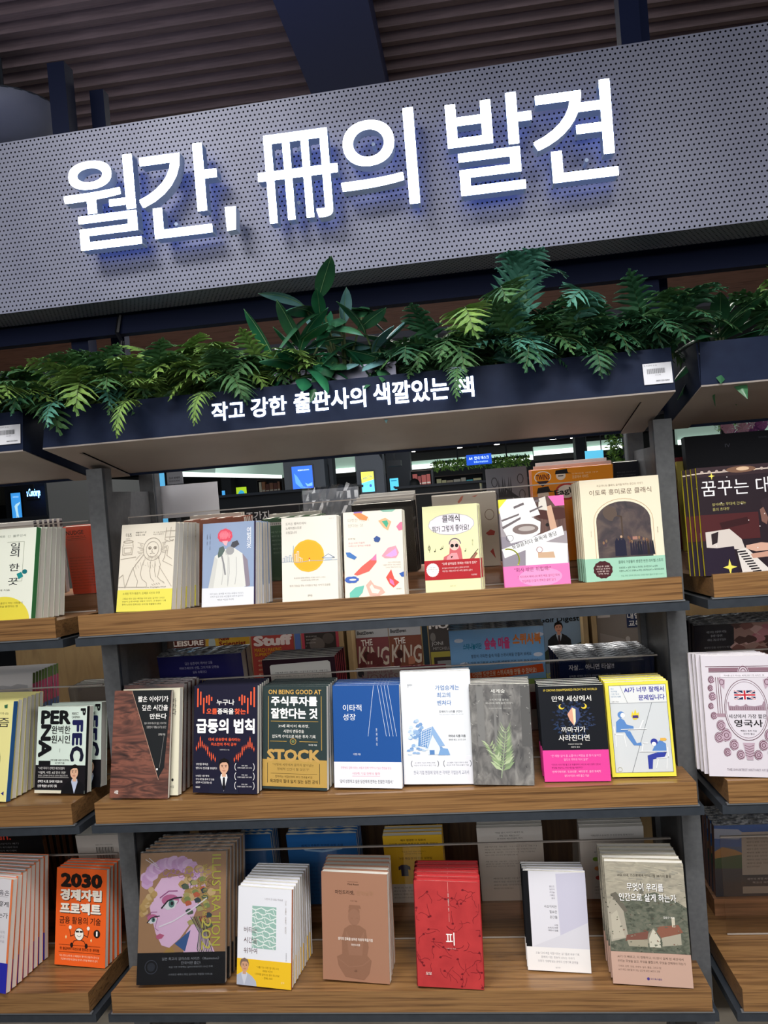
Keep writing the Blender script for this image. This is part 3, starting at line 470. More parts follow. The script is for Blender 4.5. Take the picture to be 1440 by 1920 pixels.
def a_2030(A):
    A.T('2030', .08, .05, .92, .2, '#1f1815', .06)
    for dx, dy, c in ((.012, .008, '#3a2018'), (0, 0, '#f6efe4')): A.T('경제자립', .08 + dx, .215 + dy, .91 + dx, .335 + dy, c, .05); A.T('프로젝트', .08 + dx, .355 + dy, .9 + dx, .475 + dy, c, .05)
    A.T('금융 활용의 기술', .08, .50, .9, .575, '#2a1c14', .01); A.T('조재영 지음', .08, .59, .2, .6, '#5a2c14', res=1); k = '#241a18'
    A.E(.48, .675, .095, .066, k, 24); A.E(.48, .675, .085, .06, '#f4f0e6', 24); A.Rc(.41, .64, .475, .658, k); A.Rc(.49, .64, .55, .658, k); A.L([(.44, .69), (.48, .703), (.52, .688)], .008, k)
    for s in (-1, 1): A.L([(.48 + s * .09, .68), (.48 + s * .17, .7), (.48 + s * .19, .63)], .01, k); A.E(.48 + s * .18, .61, .03, .02, '#f4f0e6', 10); A.L([(.48 + s * .04, .735), (.48 + s * .1, .745), (.48 + s * .13, .78)], .01, k); A.E(.48 + s * .145, .79, .03, .026, k, 12)
    A.E(.83, .66, .065, .042, k); A.T('1', .815, .635, .845, .685, '#ffffff', .03); A.P([(.22, .69), (.235, .71), (.22, .73), (.205, .71)], '#f6e8b0'); A.P([(.72, .71), (.735, .73), (.72, .75), (.705, .73)], '#f6e8b0')
    A.L([(.08, .79), (.9, .79)], .005, k); A.L([(.08, .862), (.9, .862)], .005, k); A.T('첫 월급부터 자산으로 만드는 돈 관리법', .1, .812, .88, .842, '#3a1c10', .01); A.TL(['나는 모으는데 왜 그 자본금이 쌓이지 않을까? 돈의 길', '지금부터 통장에 습관을 심어라 스무살 재테크의 원칙'], .1, .888, .88, .036, '#ffe6c8', .0)

def a_illus(A):
    A.st = .3
    p, pd = '#efcbe6', '#d09cc8'; hr = ['#dab4da', '#e4c2e2', '#d2a8d0']; gold = ['#c9a86a', '#b99a5e', '#d8bb86']
    A.P([(.5, .88), (.38, .7), (.25, .8), (.15, 1.0), (.9, 1.0), (.86, .78), (.75, .6)], '#b3904f'); A.P([(.55, .62), (.62, .55), (.78, .62), (.9, .8), (.98, 1), (.55, 1), (.52, .78)], p)
    A.P([(.10, .36), (.25, .2), (.5, .18), (.66, .3), (.68, .42), (.6, .55), (.48, .66), (.36, .73), (.27, .71), (.2, .62), (.15, .5)], p); A.P([(.42, .7), (.6, .6), (.54, .76)], '#41669c')
    for i in range(34):
        t = i / 33; a = R(190 + 175 * t); A.E(.38 + .3 * math.cos(a) + .02 * math.sin(i * 5), .25 + .17 * math.sin(a) + .015 * math.cos(i * 3), .07, .045, hr[i % 3], 12, .1)
    for i in range(22):
        t = i / 21; A.E(.04 + .12 * t + .02 * math.sin(i * 4), .45 - .15 * t + .02 * math.cos(i * 3), .035, .025, gold[i % 3], 10, .1); A.E(.5 + .32 * t + .03 * math.sin(i * 7), .2 + .12 * math.sin(i * 1.7) + .05, .05, .03, gold[i % 3], 10, .1)
    for i in range(12): A.O(.3 + .045 * i, .16 + .02 * math.sin(i * 2), .03, .02, .006, '#b07cb4', 10, 0, 300); A.O(.55 + .03 * i, .24 + .03 * math.cos(i * 3), .025, .02, .006, '#8a7440', 10, 30, 320)
    for x, y, s in ((.36, .40, 1), (.16, .52, .62)):
        A.E(x, y - .03 * s, .1 * s, .045 * s, '#c9719c', 16); A.P([(x - .09 * s, y + .02 * s), (x, y - .035 * s), (x + .09 * s, y - .025 * s), (x + .05 * s, y + .03 * s), (x - .03 * s, y + .045 * s)], '#e9ecec'); A.E(x + .015 * s, y - .003, .035 * s, .03 * s, '#5f8f86', 14); A.E(x + .02 * s, y - .005, .018 * s, .016 * s, '#1c2026', 10)
        A.L([(x - .1 * s, y + .03 * s), (x - .03 * s, y - .025 * s), (x + .05 * s, y - .045 * s), (x + .13 * s, y - .05 * s)], .016 * s, '#2a2430'); A.L([(x - .12 * s, y - .05 * s), (x - .02 * s, y - .1 * s), (x + .08 * s, y - .1 * s)], .012 * s, '#a85a90')
    A.L([(.22, .5), (.19, .58), (.23, .6)], .006, '#b074a4'); A.P([(.2, .64), (.25, .62), (.3, .635), (.27, .66), (.22, .665)], '#c96a8c')
    for i in range(26): A.E(.62 + .12 * math.sin(i * 2.1) + .004 * i, .22 + .024 * i * .55 + .02 * math.cos(i * 3), .04, .02, ['#5c6c54', '#8a9a5e', '#3e4f52', '#b8b070', '#c96a4a'][i % 5], 9, .2)
    for i in range(9): A.L([(.6 + .02 * i, .5), (.7 + .012 * i, .62), (.68 + .02 * i, .74), (.74 + .02 * i, .86)], .008, ['#4e5e52', '#8a9a6a', '#2e3a40'][i % 3])
    A.L([(.24, .57), (.4, .53), (.6, .45), (.78, .36)], .014, '#f4eef4'); A.L([(.06, .05), (.22, .12)], .006, '#f6f2f0'); A.L([(.1, .04), (.2, .1)], .006, '#f6f2f0')
    A.T('ILLUSTRATION', .415, .335, 1.365, .41, '#c8c850', .0, rot=-90); A.T('일러스트레이션 작품집', .46, .30, 1.06, .335, '#d8cc60', .0, rot=-90); A.T('2021', .58, .62, .98, .70, '#d4cc60', .0, rot=-90)
    A.Rc(0, .765, 1, 1, '#17191d'); A.O(.16, .87, .07, .05, .006, '#4a505c'); A.E(.16, .87, .045, .032, '#2c3038', 14); A.T('일본 최고의 일러스트 시리즈 〈Illustration〉', .28, .80, .93, .823, '#8a8f96', res=1); A.T('한국어판 출간!', .5, .832, .72, .854, '#8a8f96', res=1); A.T('지금 가장 주목받는 일러스트레이터 150인 수록', .36, .865, .86, .88, '#6a6f76', res=1); A.T('스마트한 세계의 최신 일러스트 작품집 아시나요', .36, .92, .86, .935, '#6a6f76', res=1)

def a_time(A):
    A.st = .3
    A.Rc(.27, .19, .72, .62, '#94b8ae')
    for j in range(9):
        y = .22 + .046 * j; A.L([(.27 + .45 * i / 8, y + .014 * math.sin(i * 1.6 + j * 2.1)) for i in range(9)], .016, '#e2eae8')
        for q in range(3): x = .32 + .15 * q + .04 * math.sin(j * 3 + q); A.L([(x, y), (x + .03, y + .045)], .01, '#e2eae8')
    A.TL(['버티는', '시간을', '위하여'], .12, .41, .37, .105, '#5c3f44', .0, lh=.55, al='l'); A.T('나만의 한 걸음 믿음을', .5, .10, .84, .12, '#a8a4aa', res=1); A.T('나\n는\n \n오\n늘\n도\n \n조\n용\n히\n \n버\n틴\n다', .88, .11, .91, .45, '#b0a8a4', res=1); A.T('정\n목\n지\n음', .9, .64, .92, .72, '#8a868c', res=1)
    A.Rc(0, .735, 1, 1, '#e8bc28'); person_bust(A, .14, .80, .075, suit='#aeb4c4', shirt='#c8ccd8', skin='#c99a7c', hair='#7c6658', turn=.5); A.TL(['"나를 짓는 모든 힘이란 우리', '지켜낸 시간의', '나무처럼 살아가는 힘이 되니까요"', '- 정목 스님'], .34, .795, .8, .035, '#7a5c10'); A.T('문학', .82, .93, .88, .95, '#f4e4b0', res=1)

def a_buddha(A):
    A.T('Mind Reset', .4, .10, .57, .115, '#33241c', .01); A.L([(.4, .085), (.56, .085)], .004, '#4a3428'); A.T('마인드리셋,', .21, .165, .5, .205, '#2c1e18', .01); A.T('반야심경', .54, .165, .78, .205, '#a07a5e', .0); A.T('묘 종  지음', .44, .255, .54, .268, '#6a4c3a', res=1)
    d, e = '#8b6551', '#926b57'; A.E(.49, .36, .085, .05, d, 18); A.P([(.41, .33), (.42, .3), (.58, .3), (.6, .33)], d); A.E(.49, .41, .09, .075, e, 20); A.P([(.34, .52), (.42, .485), (.57, .485), (.66, .52), (.7, .68), (.66, .8), (.3, .8), (.3, .6)], d); A.P([(.22, .78), (.35, .74), (.65, .74), (.74, .8), (.7, .92), (.62, .98), (.34, .96), (.24, .86)], d); A.P([(.36, .54), (.5, .7), (.64, .53), (.6, .76), (.4, .76)], e); A.L([(.24, .8), (.4, .87), (.6, .85), (.72, .79)], .012, e); A.L([(.44, .42), (.47, .425)], .008, d); A.L([(.52, .42), (.55, .42)], .008, d)
    A.T('생각의 감옥을 넘어선 자유의 마음가짐', .24, .60, .76, .628, '#f4eee8', .015); A.T('마인드리셋', .44, .655, .57, .675, '#f4eee8', .01); A.T('나무', .48, .89, .52, .915, '#3a2a20', .0)

def a_red(A):
    A.st = .3
    A.Rc(0, 0, 1, 1, REDBK); d = '#701c24'
    for i in range(60):
        x, y = random.random(), random.random() * .92 + .04; pts = [(x, y)]
        a = random.random() * 6.28
        for k in range(4): a += random.uniform(-.9, .9); pts.append((min(.98, max(.02, pts[-1][0] + .045 * math.cos(a))), min(.98, max(.02, pts[-1][1] + .03 * math.sin(a)))))
        A.L(pts, .006, d)
        if i % 2: A.E(pts[-1][0], pts[-1][1], .02, .012, d, 7, .2)
    A.L([(.52, .0), (.52, .1)], .004, '#e8b0a8'); A.T('삶\n을\n \n관\n통\n하\n는\n \n순\n간', .51, .11, .53, .28, '#e8dcd8', res=1); A.L([(.52, .3), (.52, .38)], .004, '#e8b0a8'); A.T('피', .46, .48, .59, .60, '#f6f2f0', .01); A.T('이케이도 소설', .46, .625, .6, .636, '#e8c8c4', res=1); A.T('모모', .13, .86, .22, .885, '#e8d8d4', .02)

def a_corner(A):
    A.Rc(0, 0, .09, .765, '#111216'); A.Rc(.09, 0, 1, .765, '#dddde6'); A.P([(.53, .02), (1, .0), (1, .52), (.55, .64)], '#c6c5d8'); A.P([(.55, .64), (1, .5), (1, .765), (.09, .765)], '#d4d4de')
    A.TL(['사소하지만', '필요한', '순간들'], .32, .34, .52, .052, '#2a2830', .0, lh=.55, al='r'); A.TL(['따뜻한', '일상의', '자연을', '기록한', '문장'], .42, .14, .5, .03, '#8a8894', al='r'); A.TL(['시집', '소리의 산문', '에쎄이 흐름'], .36, .53, .52, .027, '#4a4854', al='r'); A.Rc(0, .765, 1, 1, '#ebe9e9'); A.TL(['오늘 다시 써둔 다짐이라는 일기들로 바꾼 기록', '함께해 이번, 조용히 나누는 이야기', '우리가 기대해 보는 완성의 인생기록 문장들'], .14, .81, .83, .04, '#8a8890'); A.T('문장', .44, .955, .52, .97, '#a8a6ac', res=1)

def a_village(A):
    A.st = .3
    A.Rc(0, 0, 1, .735, SKYPAINT); A.P([(.03, .34), (.12, .25), (.2, .3), (.36, .32), (.5, .26), (.62, .24), (.75, .28), (.9, .32), (1, .36), (1, .74), (0, .74)], TREEPAINT)
    A.P([(.42, .26), (.45, .15), (.48, .26)], '#6c6a60'); A.P([(.0, .4), (.08, .27), (.2, .38), (.24, .62), (.02, .66)], '#a8a294'); A.P([(.05, .27), (.12, .25), (.26, .4), (.22, .42)], '#6a665c'); A.P([(.04, .44), (.12, .4), (.2, .62), (.04, .64)], '#b8b2a2')
    A.P([(.5, .58), (.57, .53), (.6, .57), (.58, .66), (.44, .66)], '#8f8a7c'); A.P([(.22, .6), (.5, .56), (.48, .63), (.2, .65)], '#7a5248'); A.P([(.22, .64), (.48, .63), (.48, .69), (.24, .69)], '#a09a88'); A.P([(.5, .62), (.56, .54), (.64, .62), (.64, .69), (.5, .69)], '#c8c4b4'); A.P([(.6, .56), (.64, .52), (.88, .5), (.93, .56), (.66, .62)], '#8a5c4c'); A.P([(.66, .61), (.9, .57), (.9, .66), (.66, .68)], '#aaa494'); A.Rc(.8, .44, .84, .52, '#c9c2b0')
    for i in range(90):
        x, y = random.random(), .27 + .46 * random.random(); A.L([(x, y), (x + .05 * (random.random() - .3), y + .015 * (random.random() - .5))], .012, random.choice(['#55594a', '#6f7360', '#44473e', '#848474', '#5e5146']) if y > .68 or y < .5 else random.choice(['#63675a', '#8a8474', '#7a5a4c']))
    for i in range(40): x, y = random.random(), .22 * random.random(); A.L([(x, y), (x + .07, y + .01 * random.random())], .014, random.choice(['#a9a595', '#98958a', '#b5ae9c']))
    A.T('AGI 시대, 스스로에게 던져야할 38가지 물음', .16, .095, .84, .12, '#3a3630', .0)
    for dx, c in ((.006, '#4a463e'), (0, '#ffffff')): A.T('무엇이 우리를', .27 + dx, .17 + dx * .6, .73 + dx, .235 + dx * .6, c, .012); A.T('인간으로 살게 하는가', .16 + dx, .255 + dx * .6, .88 + dx, .32 + dx * .6, c, .012)
    A.T('김용구 지음', .7, .435, .84, .453, '#f0eee8', .005); A.Rc(0, .735, 1, 1, '#c3a293'); A.L([(0, .736), (1, .734)], .004, '#8a7468'); A.TL(['AI가 더 빠르고, 더 정확하고, 더 많이 알게 된 세상에서', '우리는 무엇을 잃고, 무엇을 붙잡으며, 무엇을 선택해야 하는가'], .08, .765, .93, .035, '#4a3c34', .005, al='l'); A.TL(['기억과, 감정, 양심, 존엄성, 실수, 죽음, 그리고 삶', 'AI가 결코 대신할 수 없는 인간에 대한 38개의 질문'], .08, .845, .62, .028, '#6a564c', al='l'); A.E(.45, .945, .018, .013, '#4a3a88', 12); A.T('바이북스출판', .48, .937, .62, .953, '#5a4a7c', .01)

BARREL = noisy('barrel_wood', ['#3a2320', '#6a463c'], (60, 1, 3), 3, 3, .5)
DARKPAINT = noisy('dark_concert_painting', ['#1c1620', '#3a2c30', '#5a4a42'], (1, 1, 1), 30, 5, .5, 1)
GRAINBK = noisy('rosewood_print', ['#2e1f1d', '#5c3a32', '#855243', '#402a26'], (4, 1, 22), 2.2, 6, .35, 2.2, pos=[.3, .45, .58, .72])
FOREST = noisy('grey_forest_print', ['#464648', '#6c6b6a', '#8c8b88'], (1, 1, .5), 60, 5, .5, 1)
REDBK = noisy('red_cloth_print', ['#a82c30', '#bb3638'], (1, 1, 1), 30, 4, .45)
SKYPAINT = noisy('painted_sky', ['#8f8b7e', '#b3ac9a'], (1, 1, 2.5), 40, 5, .5, 1)
TREEPAINT = noisy('painted_trees', ['#3f443a', '#62675a', '#757466'], (1, 1, 1.6), 70, 5, .5, 1)
# ------------------------------------------------------------------ books
SHELF = {'top': 1.2925, 'middle': .8995, 'bottom': .4915}     # height of each shelf surface at its front edge, y = 1.55
SLOPE = .06
def shz(row, y): return SHELF[row] - SLOPE * (y - 1.55)
LEDGE = .04
ORD = ['', 'second', 'third', 'fourth', 'fifth', 'sixth', 'seventh', 'eighth', 'ninth', 'tenth', 'eleventh', 'twelfth']
def crumple(mb, x0, x1, y0, y1, z, mat, nx=16, ny=3, amp=.0022):
    n = len(mb.v); vs = []; fs = []
    for j in range(ny + 1):
        for i in range(nx + 1):
            vs.append((x0 + (x1 - x0) * i / nx, y0 + (y1 - y0) * j / ny + random.uniform(-.4, .4) * amp, z + random.uniform(0, 1) * amp))
    for j in range(ny):
        for i in range(nx): a = j * (nx + 1) + i; fs.append((a, a + 1, a + nx + 2, a + nx + 1))
    mb.add(vs, fs, mat)
def book_meshes(w, h, t, art=None, cover='#e8e6e0', spine=None, back=None, hard=False, band=None, wrap=False, pages=PAGES, wavy=False, spine_right=None, stripes=None):
    spine = spine or cover; back = back or cover; S = lambda c: M(c, .5, 0, 0, .18) if isinstance(c, str) else c
    ct = .0026 if hard else .0007; ins = .004 if hard else .0006
    c = MB(); x0, x1 = -w / 2, w / 2; sx = -1 if not spine_right else 1
    c.box(x0, x1, 0, ct, 0, h, S(cover)); c.box(x0, x1, t - ct, t, 0, h, S(back))
    if sx < 0: c.box(x0, x0 + ct, ct, t - ct, 0, h, S(spine))
    else: c.box(x1 - ct, x1, ct, t - ct, 0, h, S(spine_right))
    if hard:                                  # rounded back and hinge groove
        for i in range(5):
            a, b = R(-60 + 24 * i), R(-36 + 24 * i); r = t / 2 / math.sin(R(60))
            q = lambda an, z: (x0 - (r * math.cos(an) - r * .5) * .6, t / 2 + r * math.sin(an), z)
            c.add([q(a, 0), q(b, 0), q(b, h), q(a, h)], [(0, 1, 2, 3)], S(spine))
    if stripes:
        for k, (z0, z1, col) in enumerate(stripes): c.box((x1 if sx > 0 else x0 - .0003), (x1 + .0003 if sx > 0 else x0), .0004, t - .0004, z0 * h, z1 * h, S(col))
    out = {'cover': c.mesh('cover')}
    p = MB(); px0 = x0 + ct if sx < 0 else x0 + ins; px1 = x1 - ins if sx < 0 else x1 - ct
    if wavy:
        n = 18; vs = []; fs = []
        for i in range(n + 1):
            x = px0 + (px1 - px0) * i / n; dz = .0016 * math.sin(i * 1.3); dy = .0
            vs += [(x, ct + .0002 + dy, .001), (x, t - ct - .0002, .001), (x, t - ct - .0002, h - .001 + dz), (x, ct + .0002 + dy, h - .001 + dz)]
        for i in range(n):
            for k in range(4): fs.append((i * 4 + k, i * 4 + (k + 1) % 4, i * 4 + 4 + (k + 1) % 4, i * 4 + 4 + k))
        fs += [(0, 1, 2, 3), (n * 4, n * 4 + 1, n * 4 + 2, n * 4 + 3)]; p.add(vs, fs, pages)
    else: p.box(px0, px1, ct + .0001, t - ct - .0001, ins, h - ins - .0004, pages)
    out['pages'] = p.mesh('pages')
    if band:
        b = MB(); z0, z1 = (1 - band[1]) * h, (1 - band[0]) * h; e = .00012; m = S(band[2])
        b.box(x0 - e * 2, x1 + e, -e, 0, z0, z1, m); b.box(x0 - e * 3, x0 - e, -e, t + e, z0, z1, m); b.box(x0, x1, t, t + e, z0, z1, m)
        out['belly_band'] = b.mesh('belly_band')
    if art:
        A = Art(w, h); art(A)
        if A.pic.v: out['cover_print'] = A.pic.mesh('cover_print')
        if A.txt.v: out['lettering'] = A.txt.mesh('lettering')
    if wrap:
        f = MB(); e = .0011
        f.box(x0 - e, x1 + e, -e, -e + .0001, 0, h + e, FILM); f.box(x1 + e, x1 + e + .0001, -e, t + e, 0, h + e, FILM)
        crumple(f, x0 - e, x1 + e, -e, t + e, h + .0005, FILMT, amp=.0022)
        out['shrink_wrap'] = f.mesh('shrink_wrap')
    return out
BOOKS = 0
def place_book(name, ms, loc, yaw, lean, roll, label, cat, group, parts=None):
    r = empty(name, loc, label, cat, group); r.rotation_mode = 'YXZ'; r.rotation_euler = (-R(lean), R(roll), R(yaw))
    for k, me in ms.items():
        if parts and k not in parts: continue
        link(k, me, r)
    return r
def stack(row, x, y, yaw, lean, roll, w, h, t, n, desc, short, art=None, gap=.003, dx=0., step=None, name='paperback_book', cat='book', zb=None, flap=None, front_extra=None, where=None, **kw):
    ms = book_meshes(w, h, t, art, **kw); d = .5 if lean > 0 else -1.1; yi = y; ln = lean; wr = .0034 if kw.get('wrap') else 0
    for i in range(n):
        k = 1 - .5 * i / max(n - 1, 1); xi = x + i * dx + (random.uniform(-.001, .001) if i else 0)
        if i:                                      # the next copy stands a little straighter and just clears the one before
            l2 = max(ln - d, 2) if lean > 0 else min(ln - d, -1)
            yi += t / math.cos(R(ln)) + (h * (math.sin(R(ln)) - math.sin(R(l2))) if lean > 0 else 0) + w / 2 * R(abs(yaw)) * .5 / max(n - 1, 1) + .0012 + max(0, gap - .003) + wr; ln = l2
        z = (shz(row, yi) if zb is None else zb) + abs(math.sin(R(roll * k))) * w / 2 + t * max(0, math.sin(R(ln))) + .0003 + (SLOPE * w / 2 * abs(math.sin(R(yaw * k))) if zb is None else 0)
        if i == 0: lab = desc + (', ' + where if where else f', on the {row} shelf')
        elif n == 2: lab = f'rear copy, directly behind the front {short}'
        else: lab = f'{ORD[i]} copy from the front in the row of {short}'
        r = place_book(name, ms, (xi, yi, z), yaw * k, ln, roll * k, lab, cat, f'copies of the {short}' if n > 1 else None)
        if i == 0 and flap:
            m = MB(); m.box(w / 2 - .0004, w / 2 + .0006, .0002, t * flap[1], 0, h, M(flap[0], .5)); m.build('jacket_flap', r)
    return yi + t

T_, MI, BO = 'top', 'middle', 'bottom'
HB = dict(name='hardcover_book')
# top shelf, front row
stack(T_, -.714, 1.580, -9.5, 13.5, .6, .134, .190, .017, 6, 'cream paperback with a line-drawn monkey and yellow band', 'cream monkey paperbacks', a_monkey, dx=.0022, cover='#e6dfd0', spine='#d8d2c4', band=(.755, 1, '#e9e062'))
stack(T_, -.526, 1.570, -7.5, 10.8, .6, .118, .178, .016, 6, 'blue-grey paperback with a flower-headed white shirt', 'blue-grey shirt paperbacks', a_blueshirt, dx=.0014, cover='#93a5c4', spine='#a4afc4', band=(.775, 1, '#e3e6ed'), flap=('#3a2c5e', .5))
stack(T_, -.351, 1.576, -6.5, 9.2, .6, .122, .177, .017, 2, 'white paperback with a yellow sun over a skyline', 'white yellow-sun paperbacks', a_sun, dx=.003, cover='#e9e5dc', spine='#dcd6ca')
stack(T_, -.217, 1.582, -7.5, 8.8, .5, .127, .179, .015, 3, 'cream paperback with scattered coloured blobs', 'coloured-blob paperbacks', a_shapes, dx=.001, cover='#ebe5d9', spine='#e0dacd')
stack(T_, -.056, 1.606, -7.9, 9.0, 0, .116, .180, .016, 3, 'pale green paperback with a cloud title and dark red band', 'pale green cloud-title paperbacks', a_classic, dx=.004, cover='#e4e5b4', spine='#d9daa8', band=(.635, .86, '#a9242c'))
stack(T_, .115, 1.592, -1.5, 6.0, 0, .131, .182, .018, 3, 'collage-cover paperback with white lettering and pink band', 'pink-banded collage paperbacks', a_pong, cover='#d8d6d8', spine='#8a4a54', band=(.755, 1, '#e77bb8'))
stack(T_, .291, 1.602, -5.0, 6.6, .2, .155, .208, .017, 5, 'cream paperback with an arched dark painting and mint band', 'arched-painting paperbacks', a_classic2, dx=-.001, cover='#e8dec6', spine='#ddd0b2', band=(.775, 1, '#9ac9b3'))
stack(T_, -1.028, 1.567, -6, 12.6, .4, .142, .202, .017, 6, 'pale paperback with a teal pin and yellow half circle', 'pale teal-pin paperbacks', a_pin, cover='#e6eadd', spine='#dfe3d6', flap=('#3f8a52', .8), dx=.001)
stack(T_, .527, 1.584, -1.5, 5.3, .3, .175, .214, .009, 4, 'dark paperback showing a girl playing piano under stage bulbs', 'girl-at-piano paperbacks', a_piano, gap=.001, dx=-.0058, cover='#2a2028', spine='#e3d82e', name='softcover_book')
# middle shelf, front row
stack(MI, -.753, 1.562, -4.0, 13.3, 1.0, .134, .223, .009, 1, 'rosewood-grain book with a black title triangle', '', a_woodbook, cover='#4a2f28', where='far left of the middle shelf')
stack(MI, -.736, 1.576, -3.5, 13.3, .2, .134, .223, .016, 1, 'unjacketed cream book peeking out behind the rosewood-grain book', '', lambda A: (A.T('가\n간\n다', .86, .1, .94, .26, '#5a584e', .01), A.E(.9, .86, .02, .014, '#2a2a28', 8), A.T('서랍', .86, .91, .93, .935, '#6a685e')), cover='#dcd8c2', where='middle shelf')
stack(MI, -.739, 1.598, -2.5, 13.3, .2, .142, .228, .016, 4, 'film-wrapped rosewood-grain book behind the cream one', 'film-wrapped rosewood-grain books', None, cover=GRAINBK, wrap=True, gap=.003, dx=.0015, where='middle shelf')
stack(MI, -.567, 1.572, -6.0, 10.4, 1.1, .146, .222, .013, 6, 'navy paperback with orange stock candles and a suited man', 'navy stock-candle paperbacks', a_chart, dx=.0008, cover='#1b1a30', spine='#1b1a30')
stack(MI, -.418, 1.579, -7.7, 9.8, 1.1, .144, .212, .015, 6, 'dark green and gold paperback titled STOCK', 'green-and-gold STOCK paperbacks', a_stock, dx=.0016, cover='#2c3a3b', spine='#26312f', band=(.715, .975, '#b8964f'))
stack(MI, -.261, 1.573, -4.5, 8.7, 1.1, .143, .208, .016, 5, 'royal blue paperback with thin white lines and white band', 'royal blue paperbacks', a_blue, cover='#1f5096', spine='#1c4580', band=(.75, 1, '#e6e8f0'))
stack(MI, -.114, 1.582, -1.0, 6.6, 1.3, .145, .228, .02, 2, 'tall white paperback with a blue house drawing', 'tall blue-house paperbacks', a_house, cover='#e6eaf0', spine='#e6e8ee', band=(.755, 1, '#e6e8f0'))
stack(MI, .016, 1.565, -4.9, 6.3, .9, .121, .200, .015, 5, 'grey forest-photo paperback with a pale green fern', 'grey forest paperbacks', a_forest, dx=.0012, cover='#6e6e6c', spine='#55555a')
stack(MI, .163, 1.574, -4.0, 6.2, 0, .129, .189, .016, 5, 'black paperback with a crow face and hot pink band', 'black crow paperbacks', a_crow, cover='#15181f', spine='#15181f', band=(.675, 1, '#e0459a'))
stack(MI, .295, 1.586, -3.3, 6.4, -.2, .123, .187, .021, 4, 'yellow-framed paperback with two desk workers drawn in blue', 'yellow-framed desk-worker paperbacks', a_aibook, cover='#e9dc50', spine='#e9dc50')
stack(MI, -.957, 1.608, -5.6, 10.7, .8, .124, .187, .026, 2, 'mint-white paperback with blocky black letters and black band', 'blocky black-letter paperbacks', a_perfect, cover='#d6e6dc', spine='#1c1c20', band=(.68, .965, '#17151a'), flap=('#16161a', .35), dx=.016, gap=.012)
stack(MI, -1.133, 1.581, -7.5, 12.6, 1.0, .148, .213, .014, 7, 'pale yellow book with a blue fore-edge flap', 'pale yellow books with blue flap', lambda A: (A.T('즘', .76, .17, .95, .26, '#2a2a30'), A.T('마음', .78, .11, .93, .135, '#8a8a60', res=1), A.O(.72, .6, .12, .16, .01, '#5a5a48'), A.P([(.84, .04), (.9, .03), (.9, .07), (.85, .07)], '#3a6a4a'), A.T('◀', .9, .9, .95, .94, '#2a2a80')), cover='#ece59c', spine='#e0d98e', flap=('#2463a8', .9), dx=.001)
stack(MI, .481, 1.562, -9, 6.0, .3, .131, .233, .014, 4, 'lavender-grey paperback with maroon engraving and British flag', 'lavender engraved paperbacks', a_engrave, dx=-.003, cover='#d6d1da', spine='#e6e2e0')
# bottom shelf, front row
stack(BO, -1.158, 1.558, -11, 11.1, .9, .157, .232, .014, 8, 'orange-edged book with a grey jacket and blue band', 'orange-edged grey-jacket books', a_left, cover='#e07a4a', spine='#e8e2da', dx=.001)
stack(BO, -.969, 1.648, -6.4, 9.4, .8, .130, .211, .013, 4, 'bright orange paperback headed 2030 with an egg figure', 'bright orange 2030 paperbacks', a_2030, cover='#ee6426', spine='#d9562a', dx=.002)
stack(BO, -.698, 1.569, 3.8, 15.0, 1.5, .192, .262, .014, 6, 'large tan art book with a pink curly-haired woman', 'large tan art books', a_illus, cover='#b08a64', spine='#a88460', wrap=True, dx=.002, band=(.765, 1, '#17191d'))
stack(BO, -.514, 1.560, -7.4, 10.8, 1.4, .122, .195, .0125, 9, 'white paperback with grey-green water print and yellow band', 'white water-print paperbacks', a_time, gap=.0015, cover='#e2e4ec', spine='#e6e6e8', band=(.735, 1, '#e8bc28'), flap=('#c06a3a', .4), dx=.0016)
stack(BO, -.320, 1.577, -5.7, 8.2, 1.2, .144, .217, .018, 5, 'brown paperback with a faint seated statue', 'brown statue paperbacks', a_buddha, cover='#a07660', spine='#93695a')
stack(BO, -.122, 1.553, -3.7, 7.2, 1.2, .134, .207, .018, 5, 'dark red hardcover with small white title', 'dark red hardcovers', a_red, name='hardcover_book', hard=True, gap=.006, cover='#b03034', spine='#8a2428')
stack(BO, .101, 1.613, -5.3, 6.1, .6, .128, .200, .011, 4, 'white paperback with a black spine strip and grey corner', 'white black-strip paperbacks', a_corner, cover='#e2e2ea', spine='#1a1b20', band=(.765, 1, '#ebe9e9'))
stack(BO, .277, 1.559, -7.0, 6.1, -.2, .151, .236, .017, 5, 'tan paperback with a painted village landscape', 'painted-village paperbacks', a_village, gap=.004, cover='#a8a090', spine='#a8a29a', band=(.735, 1, '#c3a293'))

# rear row: books standing on the low ledge, fitted from where their top corners are
def rear(row, TL, TR, t, n, desc, short, art=None, lean=-8, y0=1.85, where=None, roll=None, h=None, zb=None, **kw):
    hh = .2; zb = shz(row, 1.84) + LEDGE if zb is None else zb
    for _ in range(4):
        Y = y0 + hh * math.sin(R(lean)); a, b = at(*TL, Y), at(*TR, Y); hh = ((a.z + b.z) / 2 - zb - t * max(0, math.sin(R(lean)))) / math.cos(R(lean))
    r = math.degrees(math.atan2(a.z - b.z, b.x - a.x)) if roll is None else roll
    stack(row, (a.x + b.x) / 2, y0, 0, lean, max(-1.5, min(1.5, r)) * .0, b.x - a.x, hh, t, n, desc, short, art, zb=zb, where=where or f'rear row of the {row} shelf', **kw)
    return hh
def lines(c, v0, v1, u0=.12, u1=.88, k=6, txt='세상의 모든 이야기가 여기에서 다시 시작되는'):
    def f(A):
        for i in range(k): A.T(txt[:14 + (i * 5) % 8], u0, v0 + (v1 - v0) * i / k, u1 - (.3 if i == k - 1 else .02 * (i % 3)), v0 + (v1 - v0) * (i + .5) / k, c, res=1)
    return f
